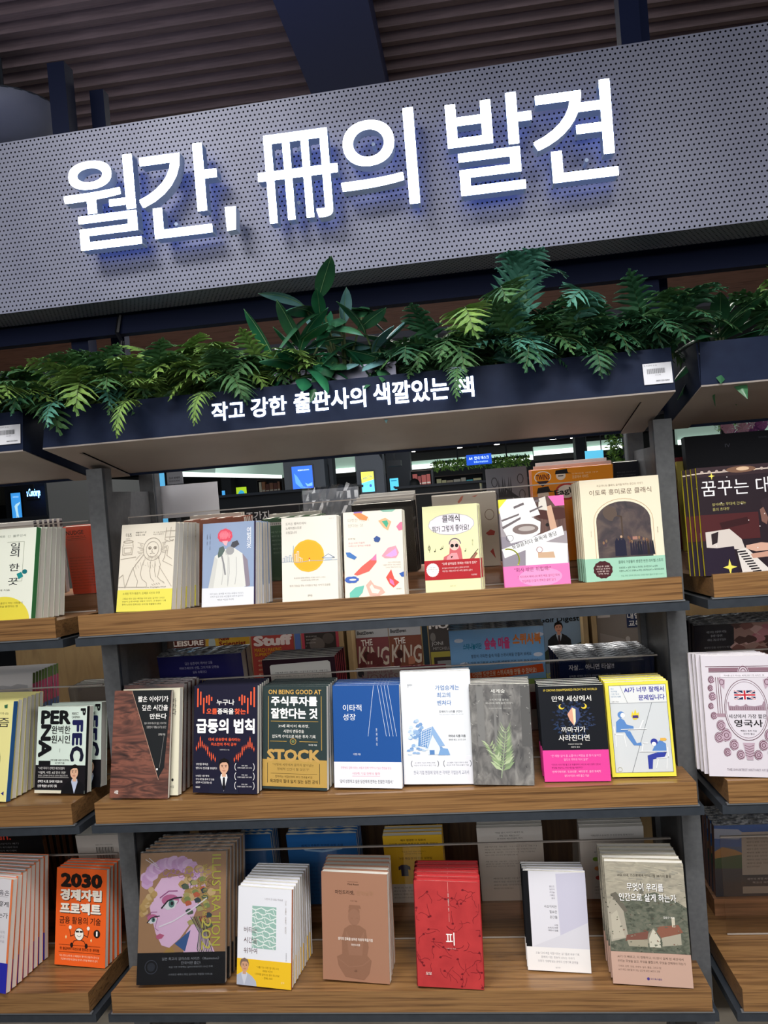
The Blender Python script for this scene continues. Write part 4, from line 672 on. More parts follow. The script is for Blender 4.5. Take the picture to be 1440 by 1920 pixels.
rear(T_, (343.6, 977), (457, 969), .011, 5, 'wavy-edged film-wrapped weekly magazine left of the others', 'left wavy-edged weeklies', None, name='magazine', cat='magazine', wavy=True, gap=.002, cover='#a86a58', spine='#c8b8a8', y0=1.84)
rear(T_, (492, 975), (601, 965), .011, 5, 'wavy-edged film-wrapped book with a green back cover', 'wavy-edged green-backed books', lambda A: (A.Rc(.1, .06, .35, .11, '#d8d8d4'), [A.Rc(.12 + .012 * i, .07, .12 + .012 * i + (.004 if i % 3 else .008), .1, '#222222') for i in range(16)], lines('#9ab89c', .2, .6)(A)), name='magazine', cat='magazine', wavy=True, gap=.002, cover='#4a6b4c', spine='#c8c8b8')
rear(T_, (658.7, 949), (771, 938), .017, 4, 'black comic volume with white page tops', 'black comic volumes', None, cover='#1a1719', spine='#1a1719', gap=.002, dx=.0012, spine_right='#211d22', stripes=[(.35, .6, '#5c5658'), (.72, .76, '#7a7678')])
rear(T_, (809, 934), (929, 919.5), .014, 3, 'pale book with pink animal drawings', 'pale animal-drawing books', lambda A: (A.P([(.4, .1), (.46, .03), (.5, .02), (.47, .08), (.42, .12)], '#d08474'), A.P([(.62, .04), (.72, .02), (.68, .05)], '#d08474'), A.P([(.8, .55), (.88, .5), (.95, .53), (.93, .58), (.84, .58)], '#b8504a'), A.O(.88, .3, .07, .07, .01, '#8a7468'), A.P([(.85, .8), (.9, .76), (.93, .9)], '#b8504a')), cover='#d8d4cc', spine='#d8d4cc')
rear(T_, (996, 881), (1148.6, 872), .015, 5, 'orange baseball book with TWINS and Eagles lettering', 'orange baseball books', lambda A: (A.T('TWINS', .05, .05, .22, .11, '#5a1c24', .03), A.O(.135, .08, .1, .06, .01, '#f0e8dc'), A.P([(.05, .12), (.13, .18), (.22, .12)], '#3a2a30'), A.E(.36, .075, .06, .05, '#e8d8c8'), A.P([(.29, .06), (.3, .02), (.44, .01), (.45, .05), (.5, .06)], '#1c1a1e'), A.L([(.33, .08), (.39, .08)], .012, '#1c1a1e'), A.E(.13, .27, .07, .06, '#e8d8c8'), A.P([(.05, .25), (.07, .19), (.2, .18), (.22, .23), (.28, .24)], '#1c1a1e'), A.E(.42, .25, .14, .09, '#c03a30'), A.E(.42, .25, .115, .07, '#ece4dc'), A.T('Eagles', .27, .21, .6, .29, '#1c1a1e', .03, rot=8), A.T('열혈팬을 위한 야구', .5, .06, .82, .075, '#fae0b0', res=1), A.T('프로야구 가이드', .5, .085, .7, .12, '#fae0b0', .01)), cover='#ee9220', spine='#e8b0a8', pages=M('#f0d8d4', .6), gap=.003)
rear(T_, (1150, 868), (1197, 864), .02, 1, 'black book beside the right post', '', lines('#5a5a60', .1, .3), cover='#1c1c24', y0=1.9)
rear(T_, (117.7, 991), (172, 983), .02, 3, 'bright red NUDGE paperback', 'red NUDGE paperbacks', lambda A: (A.T('NUDGE', .08, .06, .68, .12, '#2a1412', .02), A.T('넛지: 똑똑한 선택을 이끄는 힘', .1, .14, .72, .155, '#3a1a14', .02), A.L([(0, .175), (.75, .175)], .01, '#3a1a14'), A.T('리처드 탈러 캐스 선스타인', .1, .19, .72, .205, '#3a1a14', res=1), lines('#7a2018', .45, .95, .05, .85, 12)(A)), cover='#ee5234', spine='#c83a24', where='against the left post on the top shelf')
rear(T_, (-75, 988), (62, 978), .014, 6, 'white-topped book at the left picture edge', 'white-topped left-edge books', None, cover='#e4e0da', spine='#b8b4b0', spine_right='#8f8d92', stripes=[(.9, .97, '#3a343a')], dx=.003)
rear(T_, (1283, 823.5), (1480, 799), .03, 1, 'large black boxed book behind the piano book', '', lambda A: (A.T('IV', .38, .09, .43, .12, '#5a5c68', .0), A.T('WORLD HISTORY', .7, .05, .95, .065, '#4a4c58', .0)), cover='#11131b', lean=5, where='right unit of the top shelf')
rear(T_, (1240, 861), (1300, 855), .012, 2, 'dark red narrow book partly hidden by the right post', 'dark red narrow books', None, cover='#6a2430', spine='#6a2430', y0=1.92, lean=4)
rear(T_, (1268, 866), (1300, 863), .012, 1, 'olive yellow narrow book left of the black boxed book', '', None, cover='#b8a850', spine='#b8a850', y0=1.885, lean=5)
for k, (a_, b_) in enumerate((((663, 942), (774, 931)), ((668, 935), (776, 925)), ((674, 929), (778, 919)))):
    rear(T_, a_, b_, .014, 1, f'white-edged book, {["first", "second", "last"][k]} of three behind the black comics', '', None, cover='#dcd8d2', spine='#1c1a1e', spine_right='#1c1a1e', y0=1.935 + .022 * k, lean=-3, where="top shelf")
rear(T_, (356, 969), (452, 960), .012, 2, 'wavy-edged white magazine behind the left weeklies', 'white magazines behind the left weeklies', None, name='magazine', cat='magazine', wavy=True, cover='#d8d2c8', y0=1.93, lean=-3)
rear(T_, (505, 966), (598, 957), .012, 2, 'wavy-edged white magazine behind the green-backed books', 'white magazines behind the green-backed books', None, name='magazine', cat='magazine', wavy=True, cover='#d8d4cc', y0=1.93, lean=-3)
rear(T_, (1000, 874), (1146, 865), .012, 1, 'pale pink book just behind the orange baseball books', '', None, cover='#ead0cc', y0=1.95, lean=-3)
rear(T_, (1004, 867), (1137, 860), .012, 1, 'white book behind the pale pink one', '', None, cover='#e8e0de', y0=1.975, lean=-3)
rear(MI, (294.4, 1232), (452, 1226), .034, 2, 'thick navy boxed volume with gold title', 'thick navy boxed volumes', lambda A: (A.TL(['깊은 심연에서 깨어난 것들', '러브크래프트 선집, 그의 대표 단편을', '모두 수록하다'], .25, .07, .72, .05, '#c8c4d8'), A.T('크툴루의 부름', .22, .26, .78, .37, '#b09a58', .0), A.T('그 외 단편 전집', .38, .42, .62, .46, '#8a7c50', res=1)), cover='#262464', spine='#211f58', wrap=True, name='boxed_book')
rear(MI, (491, 1241), (627, 1229), .013, 6, 'black and red book with a white text card', 'black and red books', lambda A: (A.P([(.1, .08), (.12, .06), (.9, .04), (.93, .06), (.95, 1), (.1, 1)], '#cfcdc8'), lines('#4a4a4c', .15, .5, .16, .88, 8)(A)), cover='#2b1520', spine='#2b1520', spine_right='#b03448', wrap=False, gap=.003, dx=.001)
rear(MI, (841, 1184.5), (1018, 1172), .009, 5, 'sky-blue craft pad with pink and orange Korean title', 'sky-blue craft pads', lambda A: (A.Rc(0, .5, 1, 1, '#a5c868'), A.P([(.3, .62), (.42, .56), (.9, .55), (.97, .62), (.98, 1), (.28, 1)], '#e4dfd4'), [A.E(u, v, .05, .02, '#eef2f6', 12) for u, v in ((.1, .1), (.14, .33), (.93, .27), (.1, .55), (.95, .08))], A.T('스티니놀이단', .14, .13, .34, .19, '#1f8aa8', .04), A.T('숲속 마을', .37, .085, .64, .2, '#e8548c', .05), A.T('스퀴시북', .67, .06, .97, .17, '#f08a30', .05), A.T('팔랑이 가득한 숲속 마을 스퀴시북을 만들어 보세요', .22, .24, .86, .275, '#3a4a5a', .01), A.T('숲속 마을 친구들의 스퀴시를 예쁘게 오려 가득 들어 있어요!', .14, .31, .94, .345, '#3a4a5a', .01), A.P([(.14, .42), (.97, .36), (.98, .44), (.16, .5)], '#e8622c'), A.T('다양한 도안으로 스퀴시북을 만들 수 있어요!', .22, .40, .9, .455, '#fff0d0', .02, rot=2), A.Rc(.2, .6, .36, .8, '#c8402c'), A.E(.31, .72, .04, .05, '#2a5a3a'), A.Rc(.44, .62, .6, .82, '#3a2c40'), A.E(.52, .7, .05, .05, '#c89a90'), A.Rc(.64, .58, .78, .8, '#9a7ab0'), A.E(.7, .68, .04, .05, '#4a3a60'), A.Rc(.82, .63, .98, .8, '#7a2c28')), cover='#8cc0e8', spine='#d8dce0', wrap=True, name='craft_pad', gap=.003, where='rear row of the middle shelf')
rear(MI, (1047.8, 1236), (1225.8, 1227), .010, 8, 'film-wrapped navy book with white bold title', 'film-wrapped navy books', lambda A: (A.T('자살… 아니면 타살?!', .1, .09, .58, .17, '#f0f0f2', .02), A.T('완벽한 세계의 작가가 선보이는 서스펜스 미스터리', .1, .24, .64, .27, '#c8ccd8', .01)), cover='#14254e', spine='#2a2030', wrap=True, gap=.004, dx=-.0015)
rear(MI, (-75, 1268), (61.5, 1263), .011, 9, 'comic volume with pink, green and blue spine', 'pink-spined comic volumes', lambda A: (A.E(.7, .3, .35, .16, '#a8a8ac', 20, .15), A.E(.5, .4, .3, .1, '#c0c0c2', 18, .2), lines('#3a3a3c', .5, .8, .5, .97, 4)(A)), cover='#cfced0', spine_right='#c95a80', stripes=[(.86, 1., '#6a8a50'), (.55, .86, '#cf5a84'), (.3, .55, '#5a78b8')], gap=.0015, lean=11, dx=.001)
rear(MI, (127.5, 1291), (203, 1287), .013, 5, 'grey-brown book with white page tops beside the post', 'grey-brown books beside the post', None, cover='#6b6460', spine='#6b6460', gap=.002)
rear(MI, (1301, 1174), (1480, 1163), .018, 4, 'film-wrapped black book with a pink roses photograph', 'film-wrapped rose-photo books', lambda A: (A.Rc(.42, 0, 1, .6, '#b08a7c'), [A.E(.45 + .5 * random.random(), .5 * random.random(), .07, .04, random.choice(['#c98a8c', '#8a5a50', '#d8b0a4', '#5a3a34', '#b87078']), 10, .2) for _ in range(40)], A.TL(['사람이라는 소설에서 사랑을', '들려준 이들에게', '새로운 그림으로 다가온다'], .13, .06, .34, .04, '#c8c8cc'), lines('#a8a8ac', .22, .45, .1, .38, 5)(A)), cover='#1b1a24', spine='#3a3844', wrap=True, gap=.005, where='right unit of the middle shelf')
rear(BO, (447, 1567), (506, 1563), .010, 5, 'film-wrapped blue book right of the tan art books', 'blue books beside the art books', lines('#16386c', .4, .9), cover='#2563a6', spine='#d0ccc4', wavy=True, gap=.003, wrap=False)
rear(BO, (536, 1566), (667, 1562), .010, 5, 'film-wrapped blue book behind the water-print books', 'blue books behind the water-print ones', lambda A: (A.T('세계가 주목한 작가의 감동 소설', .2, .14, .8, .18, '#102a58', .02), A.P([(.22, .2), (.5, .23), (.8, .19), (.78, .22), (.5, .26), (.25, .23)], '#8ab4e0'), lines('#16386c', .4, .95, .12, .9, 10)(A)), cover='#2563a6', spine='#d0ccc4', wavy=True, gap=.003)
rear(BO, (717, 1569), (828, 1564), .014, 3, 'yellow book with two dark T-shirt pictures', 'yellow T-shirt books', lambda A: (A.T('매우 현명한 더 입문서', .3, .055, .72, .085, '#3a2c10', .02), A.T('간단한 30번의 운동으로 마음을 돌보기', .1, .11, .92, .135, '#3a2c10', .02), A.L([(.05, .17), (.85, .17)], .006, '#6a5418'), A.TL(['처음을 위한 공부 시작하기', '인상을 바꾸는 체형'], .3, .23, .7, .03, '#5a4818'), A.T('가장 확실한 더 인상 설명법', .24, .32, .8, .355, '#3a2c10', .0), [A.P([(u - .1, .46), (u - .04, .43), (u + .04, .43), (u + .1, .46), (u + .1, .51), (u + .06, .5), (u + .06, .6), (u - .06, .6), (u - .06, .5), (u - .1, .51)], '#2c2c44') for u in (.32, .62)], A.Rc(0, .72, 1, 1, '#c8c4be'), lines('#4a4440', .76, .96, .1, .8, 4)(A)), cover='#ddb22e', spine='#d8d0a8')
rear(BO, (893, 1553), (1016, 1549), .012, 2, 'white book back densely printed with small text', 'white text-covered books', lambda A: (A.TL(['"마음 없이 아끼고 배려한 뒤,', '확실 있는 예술입니다"', '앤 라모트 베스트셀러, 작가'], .28, .06, .72, .04, '#4a4848'), lines('#6a6866', .25, .4, .1, .9, 4)(A), lines('#6a6866', .45, .55, .1, .85, 3)(A), lines('#4a4846', .68, .86, .2, .8, 4)(A)), cover='#cfccc8', spine='#d8d6d0')
rear(BO, (1085, 1553), (1206, 1548), .014, 3, 'white book with green, orange and red dots', 'white dotted books', lambda A: (A.T('"대중만나 중요한 건 인간애의 회복이다!"', .18, .1, .85, .125, '#3a3838', .0), A.T('솔직한 나를 위한', .22, .33, .5, .355, '#4a4848', .01), A.E(.24, .44, .05, .03, '#7aa83a', 14), A.E(.26, .57, .05, .03, '#d88a4a', 16), A.E(.27, .7, .05, .03, '#b8403a', 16), lines('#6a6866', .82, .95, .2, .8, 3)(A)), cover='#d6d4d2', spine='#cfcdc8', dx=.001)
rear(BO, (-75, 1566), (77, 1561), .016, 5, 'black film-wrapped hardcover with gold-brown patterned spine', 'black patterned-spine hardcovers', lambda A: (A.T('un.', .45, .02, .62, .08, '#d84a3a', .02), lines('#8a8a8e', .12, .3, .2, .7, 4)(A)), cover='#0e0f13', spine_right='#5c4028', stripes=[(.1, .9, '#6e4a30')], gap=.004, wrap=False, name='hardcover_book', dx=.004)
rear(BO, (141, 1568), (234, 1564), .045, 1, 'white boxed set with a barcode', '', lambda A: (A.T('ISBN 979-11-000-0000', .38, .12, .72, .14, '#8a8884', res=1), [A.Rc(.38 + .02 * i, .16, .38 + .02 * i + (.006 if i % 3 else .012), .32, '#3a3634') for i in range(18)]), cover='#cdc8c2', name='boxed_book', where='by the left post on the bottom shelf')
rear(BO, (1338.5, 1549.5), (1490, 1543), .018, 4, 'film-wrapped travel book with blue mountain sky', 'film-wrapped mountain-sky books', lambda A: (A.Rc(0, 0, 1, .3, '#4a78b8'), A.P([(0, .04), (.3, .06), (.4, .14), (.3, .2), (0, .18)], '#b8c4d4'), A.P([(0, .36), (.1, .3), (.25, .34), (.4, .42), (0, .48)], '#c0925c'), A.P([(0, .46), (.4, .4), (1, .38), (1, .7), (0, .7)], '#4a6a4a'), A.P([(0, .6), (1, .62), (1, 1), (0, 1)], '#4a5058'), A.Rc(.34, .1, .92, .7, '#c8beb0'), lines('#4a4440', .13, .62, .4, .86, 10)(A), A.Rc(.32, .72, .92, .84, '#55565a'), A.TL(['세상의 여행 사진에 빠지는', '최고의 여행 비법!'], .4, .74, .85, .05, '#d8d6d4'), A.Rc(.34, .86, .9, .96, '#c0b6a8')), cover='#5a7aa0', spine='#8a6a64', wrap=True, gap=.004, where='right unit of the bottom shelf')
# ------------------------------------------------------------------ display racks
def quadbar(mb, x0, x1, y0, y1, z0, z1, mat):     # shelf slab following the slight backward slope
    mb.hexa([(x0, y0, z0), (x1, y0, z0), (x1, y1, z0 - SLOPE * (y1 - y0)), (x0, y1, z0 - SLOPE * (y1 - y0))],
            [(x0, y0, z1), (x1, y0, z1), (x1, y1, z1 - SLOPE * (y1 - y0)), (x0, y1, z1 - SLOPE * (y1 - y0))], mat)
def rack(xl, xr, label, side=0):
    r = empty('display_rack', ((xl + xr) / 2, 1.8, 0), label, 'shelf', 'book display racks'); ox = (xl + xr) / 2; oy = 1.8
    def put(name, mb, parent=None): o = mb.build(name, parent or r); o.location = (-ox, -oy, 0) if not parent else (0, 0, 0); return o
    for xa in ((xl - .008, xr - .008) if side == 0 else ((xl - .008,) if side < 0 else (xr - .008,))):              # upright posts, front and rear
        for ya, z1 in ((1.655, 1.612), (1.93, 1.64)):
            m = MB(); m.box(xa, xa + .037, ya, ya + .045, 0, z1, STEEL); m.box(xa - .0006, xa + .0376, ya + .004, ya + .012, 0, z1, STEELD); put('post', m)
        m = MB(); m.box(xa + .012, xa + .024, 1.70, 1.93, 0, 1.56, STEEL); put('side_panel', m)
    for row, z in (('top', 1.2995), ('middle', .8995), ('bottom', .4915)):
        th = .044; m = MB(); quadbar(m, xl, xr, 1.558, 2.03, z - th, z - (.0082 if row == 'top' else .0008), WOOD)
        m.box(xl, xr, 1.55, 1.558, z - th, z, WOOD); b = put('wood_shelf', m)
        m = MB(); quadbar(m, xl - .012, xr + .012, 1.553, 2.03, z - th - .022, z - th - .0045, STEELD); m.box(xl - .004, xr + .004, 1.551, 1.560, z - th - .0035, z - th - .0005, M('#8c9096', .35, .6)); put('metal_trim', m, b)
        m = MB(); zz = shz(row, 1.84); m.box(xl + .035, xr - .012, 1.842, 2.03, zz - .02, zz + LEDGE - .001, WOODB); put('book_ledge', m, b)
        m = MB(); zz = shz(row, 1.72) - .001; m.box(xl + .035, xr - .012, 1.755, 1.760, zz, zz + .215, ACR); g = put('acrylic_divider', m)
        m = MB(); m.box(xl + .035, xr - .012, 1.7545, 1.7605, zz + .215, zz + .2175, ACRE); m.box(xl + .035, xr - .012, 1.7535, 1.7548, zz, zz + .003, ACRE); put('polished_edge', m, g)
    for k in range(9):                             # upright boards closing the back of the lowest bay
        a = xl + .03 + (xr - xl - .05) * k / 9; m = MB(); m.box(a, a + (xr - xl - .05) / 9 - .003, 2.035, 2.05, .30, .845, WOODV); put('back_board', m)
    m = MB(); m.box(xl - .03 if side < 1 else xl + .06, xr + .02 if side > -1 else xr - .06, 1.795, 1.84, 1.60, 1.64, BLACKB); put('cross_beam', m)
    if side == 0:
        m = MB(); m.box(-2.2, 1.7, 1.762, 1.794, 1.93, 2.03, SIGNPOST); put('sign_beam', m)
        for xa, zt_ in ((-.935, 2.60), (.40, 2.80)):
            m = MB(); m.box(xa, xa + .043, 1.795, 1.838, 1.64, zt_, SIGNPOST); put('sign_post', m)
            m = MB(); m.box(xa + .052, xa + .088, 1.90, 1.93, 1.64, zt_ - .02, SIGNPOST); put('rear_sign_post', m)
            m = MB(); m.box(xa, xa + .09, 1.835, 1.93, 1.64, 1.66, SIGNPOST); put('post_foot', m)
    return r
XL, XR = -.846, .385
rack(XL, XR, 'charcoal steel display rack with three oak shelves in the middle of the picture')
rack(XL - 1.292, -.898, 'charcoal steel display rack with oak shelves cut off by the left picture edge', -1)
rack(.443, 1.68, 'charcoal steel display rack with oak shelves cut off by the right picture edge', 1)

# ------------------------------------------------------------------ planters on top of the racks
def planter(xl, xr, zl, zr, label, sticker=None):
    r = empty('planter_box', ((xl + xr) / 2, 1.6, 1.65), label, 'planter', 'navy planters over the racks'); ox = (xl + xr) / 2
    def put(name, mb, parent=None):
        o = mb.build(name, parent or r)
        if not parent: o.location = (-ox, -1.6, -1.65)
        return o
    zb, zt, zk = zl, zl + .083, 1.597
    m = MB(); m.hexa([(xl, 1.50, zb), (xr, 1.50, zb), (xr, 1.504, zb), (xl, 1.504, zb)], [(xl + .006, 1.512, zt), (xr, 1.512, zt), (xr, 1.516, zt), (xl + .006, 1.516, zt)], NAVY)
    fr = put('front_face', m)
    m = MB()
    for x in (xl, xr - .004): m = MB(); m.hexa([(x, 1.504, zb), (x + .004, 1.504, zb), (x + .004, 1.79, zk), (x, 1.79, zk)], [(x, 1.516, zt), (x + .004, 1.516, zt), (x + .004, 1.79, zt), (x, 1.79, zt)], NAVY); put('end_panel', m)
    m = MB(); m.box(xl + .005, xr - .005, 1.786, 1.79, zk, zt, NAVY); put('back_panel', m)
    m = MB(); i = .05                              # grey underside: rim and raised inner panel
    q = lambda x, y, d=0: (x, y, zb + (zk - zb) * (y - 1.50) / .29 + d - .001)
    for a in (((xl, 1.5), (xr, 1.5), (xr, 1.55), (xl, 1.55)), ((xl, 1.55), (xl + i, 1.55), (xl + i, 1.79), (xl, 1.79)), ((xr - i, 1.55), (xr, 1.55), (xr, 1.79), (xr - i, 1.79))):
        m.hexa([q(*p) for p in a], [q(*p, .003) for p in a], UNDER)
    a = ((xl + i, 1.55), (xr - i, 1.55), (xr - i, 1.79), (xl + i, 1.79)); m.hexa([q(*p, .006) for p in a], [q(*p, .009) for p in a], UNDER)
    put('underside', m)
    m = MB(); m.box(xl + .01, xr - .01, 1.525, 1.78, zt - .03, zt - .02, M('#1a1712', .9)); put('soil_tray', m)
    if sticker:
        A = Art(.052, .04); A.Rc(0, 0, 1, 1, '#d4d6de'); A.T('도서관리 3-12', .04, .06, .5, .14, '#4a4c56', res=1); [A.Rc(.14 + .021 * k, .26, .14 + .021 * k + (.007 if k % 3 else .014), .5, '#22242c') for k in range(30)]; A.T('0012-345', .4, .55, .6, .6, '#5a5c66', res=1); A.T('0001231044', .42, .82, .88, .89, '#3a3c46', .01)
        for nm, mb in (('sticker', A.pic), ('sticker_print', A.txt)):
            o = mb.build(nm, fr); o.location = (sticker, 1.5002, zb + .016); o.rotation_euler = (-R(8), 0, 0)
    return r, zb, zt, fr
Z0 = 1.651
cp, pzb, pzt, pface = planter(-.862, .386, Z0, Z0, 'long navy planter box with glowing white Korean lettering', .357)
planter(-2.15, -.905, Z0, Z0, 'navy planter box at the left edge with a barcode sticker', -.935)
planter(.432, 1.68, Z0 + .004, Z0 + .004, 'navy planter box at the right edge without lettering')
BACKLIT = M('#c4d6ff', .5, 0, .32)
GLOW = M('#e4f0ff', .5, 0, 5.0)
def glow_text(s, L, Rr, T, B, Y, depth, mat_front, mat_side, bold=.02, name='letter', parent=None, n=4):
    v, f = glyphs(s, bold, n) if s != ',' else ([(.02, 1, 0), (1, .98, 0), (.85, .04, 0), (.05, 0, 0)], [(0, 3, 2, 1)]); xa, xb = at(*L, Y).x, at(*Rr, Y).x; zt, zb = at(*T, Y).z, at(*B, Y).z
    pts = [(xa + (xb - xa) * a, zb + (zt - zb) * b) for a, b, _ in v]; m = MB()
    m.add([(x, Y if depth else 1.5 + .012 * (z - Z0) / .083 - .0016, z) for x, z in pts], f, mat_front)
    if depth:
        ed = {}
        for q in f:
            for a, b in zip(q, q[1:] + q[:1]): ed[(a, b)] = ed.get((a, b), 0) + 1
        s_ = MB()
        for (a, b) in ed:
            if (b, a) not in ed: s_.add([(pts[a][0], Y, pts[a][1]), (pts[b][0], Y, pts[b][1]), (pts[b][0], Y + depth, pts[b][1]), (pts[a][0], Y + depth, pts[a][1])], [(0, 1, 2, 3)], mat_side)
        s_.add([(x, Y + depth, z) for x, z in pts], f, BACKLIT)
        o = s_.build(name, parent); m2 = m.build('lit_face', o); return o, (xa + xb) / 2, (zt + zb) / 2
    return m.build(name, parent), (xa + xb) / 2, (zt + zb) / 2
for s, L, Rr, T, B in (('작고', (397, 775), (458, 765), (440, 751), (420, 789)), ('강한', (470, 765), (537, 755), (510, 743), (500, 781)), ('출판사의', (551, 757), (686, 745), (640, 727), (600, 771)), ('색깔있는', (700, 742), (841, 725), (790, 710), (750, 757)), ('책', (855, 723), (888, 720), (880, 705), (884, 744))):
    o, _, _ = glow_text(s, L, Rr, T, B, 1.5045, 0, GLOW, None, .028, 'glowing_word', cp); o.location = (.238, -1.6, -1.65)

# grey metal box standing in the planter behind the lettering
a, b = at(516, 701, 1.56), at(741, 679, 1.56); m = MB(); m.box(a.x, b.x, 1.56, 1.64, pzt - .0195, (a.z + b.z) / 2, M('#77788a', .35, .5)); o = m.build('metal_tray')
m = MB(); m.box(a.x - .002, b.x + .002, 1.558, 1.561, (a.z + b.z) / 2 - .004, (a.z + b.z) / 2 + .001, M('#8a8ba0', .3, .5)); m.build('rim', o); tag(o, 'grey metal tray standing in the planter behind the glowing words', 'tray')

# ------------------------------------------------------------------ the big sign
PERF = noisy('perforated_sheet_paint', ['#777b91', '#82869b'], (1, 1, 1), 8, 3, .42, metal=.15, spec=.5)
sg = empty('hanging_sign', (-.12, 1.605, 1.97), 'wide perforated grey metal sign box with white glowing Korean letters', 'sign'); sg.rotation_euler = (0, 0, -.030)
def perforated(x0, x1, z0, z1, px, pz, r, horizontal=False):
    m = MB(); nx = int((x1 - x0) / px); nz = round((z1 - z0) / pz); pz = (z1 - z0) / nz; vs = []; fs = []
    n8 = [(r * math.cos(R(45 * k)), r * math.sin(R(45 * k))) for k in range(8)]; o8 = [(px / 2, 0), (px / 2, pz / 2), (0, pz / 2), (-px / 2, pz / 2), (-px / 2, 0), (-px / 2, -pz / 2), (0, -pz / 2), (px / 2, -pz / 2)]
    for j in range(nz):
        for i in range(nx):
            cx = x0 + (i + .5 + .5 * (j % 2)) * px; cz = z0 + (j + .5) * pz; n = len(vs)
            for a in n8 + o8: vs.append((cx + a[0], 0, cz + a[1]) if not horizontal else (cx + a[0], cz + a[1], 0))
            fs += [(n + k, n + (k + 1) % 8, n + 8 + (k + 1) % 8, n + 8 + k) for k in range(8)]
    m.add(vs, fs, PERF); return m
SX0, SX1, SH = -1.30, 1.25, .372
perforated(SX0, SX1, 0, SH, .0096, .0098, .0021).build('front_sheet', sg)
perforated(SX0, SX1, .001, .108, .0096, .0098, .0021, True).build('bottom_sheet', sg)
m = MB(); m.box(SX0, SX1, .02, .11, .012, .016, M('#0d1020', .8)); m.box(SX0, SX1, .02, .024, .012, SH - .01, M('#0d1020', .8)); m.build('dark_core', sg)
m = MB(); m.box(SX0, SX1, .001, .11, SH - .003, SH, NAVY); m.box(SX0, SX1, .106, .11, 0, SH, NAVY); m.build('casing', sg)
SIDE = M('#a3b4d4', .35, 0, .12); LIT = M('#e8f1ff', .5, 0, 5.0)
inv = (Matrix.Translation((-.12, 1.605, 1.97)) @ Matrix.Rotation(-.030, 4, 'Z')).inverted()
for s, L, Rr, T, B in (('월', (119, 370), (266, 452), (245, 288), (157, 470)), ('간', (261, 375), (407, 333), (378, 267), (295, 448)), (',', (421, 390), (442, 387), (440, 386), (423, 434)), ('冊', (484, 337), (632, 300), (610, 239), (512, 419)), ('의', (640, 350), (788, 382), (770, 201), (765, 383)), ('발', (834, 201), (996, 208), (965, 172), (865, 368)), ('견', (1000, 265), (1159, 310), (1142, 147), (1035, 344))):
    Yl = 1.605 - .030 * (at(*L, 1.6).x + .12) - .058
    o, cx, cz = glow_text(s, L, Rr, T, B, Yl, .028, LIT, SIDE, .012, 'letter', sg, 6)
    o.matrix_parent_inverse = Matrix.Identity(4); o.matrix_basis = inv
    if s in ',冊': continue
ms_ = MB()                                         # stand-off studs behind the letters
for px, py in ((180, 380), (200, 440), (320, 320), (330, 420), (432, 400), (560, 280), (560, 380), (700, 270), (775, 300), (870, 260), (960, 240), (900, 330), (1060, 230), (1135, 230), (1100, 300)):
    Yl = 1.605 - .030 * (at(px, py, 1.6).x + .12); p = at(px, py, Yl - .03); ms_.tube([(p.x, p.y, p.z), (p.x, Yl, p.z)], .004, SIDE, 8)
o = ms_.build('stand_off_studs', sg); o.matrix_basis = inv

# ------------------------------------------------------------------ plants
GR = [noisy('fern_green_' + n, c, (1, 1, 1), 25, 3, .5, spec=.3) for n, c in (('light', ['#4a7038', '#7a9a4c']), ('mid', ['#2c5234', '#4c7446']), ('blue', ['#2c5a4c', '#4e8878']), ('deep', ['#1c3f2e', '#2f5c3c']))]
LG = [noisy('leaf_green_' + n, c, (1, 1, 1), 20, 3, .32, spec=.5) for n, c in (('a', ['#1e5a40', '#2f7a50']), ('b', ['#24503c', '#3c7048']), ('c', ['#5a8a90', '#7fa8ac']))]
STEM = M('#4a5a34', .6)
def frond_mesh(L, wd, droop, mat, curl=0, seed=0):
    rnd = random.Random(seed); m = MB(); n = 12; P = []; a = R(62)
    p = Vector((0, 0, 0))
    for i in range(n + 1):
        P.append(p.copy()); a2 = a - droop * (i / n) ** 1.2; p = p + Vector((0, -math.cos(a2), math.sin(a2))) * (L / n)
        p.x += curl * L / n * (i / n)
    m.tube(P, [.0016 * (1 - .7 * i / n) for i in range(n + 1)], STEM, 4)
    for i in range(1, n + 1):
        t = i / n; ln = wd * (math.sin((.16 + .82 * t) * math.pi) ** .75)
        d = (P[i] - P[i - 1]).normalized()
        for s in (-1, 1):
            x = Vector((s, 0, 0)); up = x.cross(d) * s; o = (x * .86 + d * .5).normalized(); b = P[i] + d * (s * .25 * L / n)
            hw = L / n * .55; tw = rnd.uniform(-.25, .1); vs = []; fs = []; k = 5
            for j in range(k + 1):
                q = j / k; wv = hw * (1 - q) ** .7 * (1.15 if j % 2 else .8) + .0004; c = b + o * (ln * q) + Vector((0, 0, -1)) * (ln * q * q * (.35 + tw)) + up * (.002 * rnd.random())
                vs += [c + d * wv, c + up * .0015, c - d * wv]
            for j in range(k): n0 = j * 3; fs += [(n0, n0 + 1, n0 + 4, n0 + 3), (n0 + 1, n0 + 2, n0 + 5, n0 + 4)]
            m.add(vs, fs, mat)
    return m.mesh('frond')
FR = {}
for g in range(4):
    FR[g] = [frond_mesh(.175, .055, R(d), GR[g], c, g * 9 + k) for k, (d, c) in enumerate(((95, .1), (140, -.15), (60, .2), (165, .1), (120, 0)))]
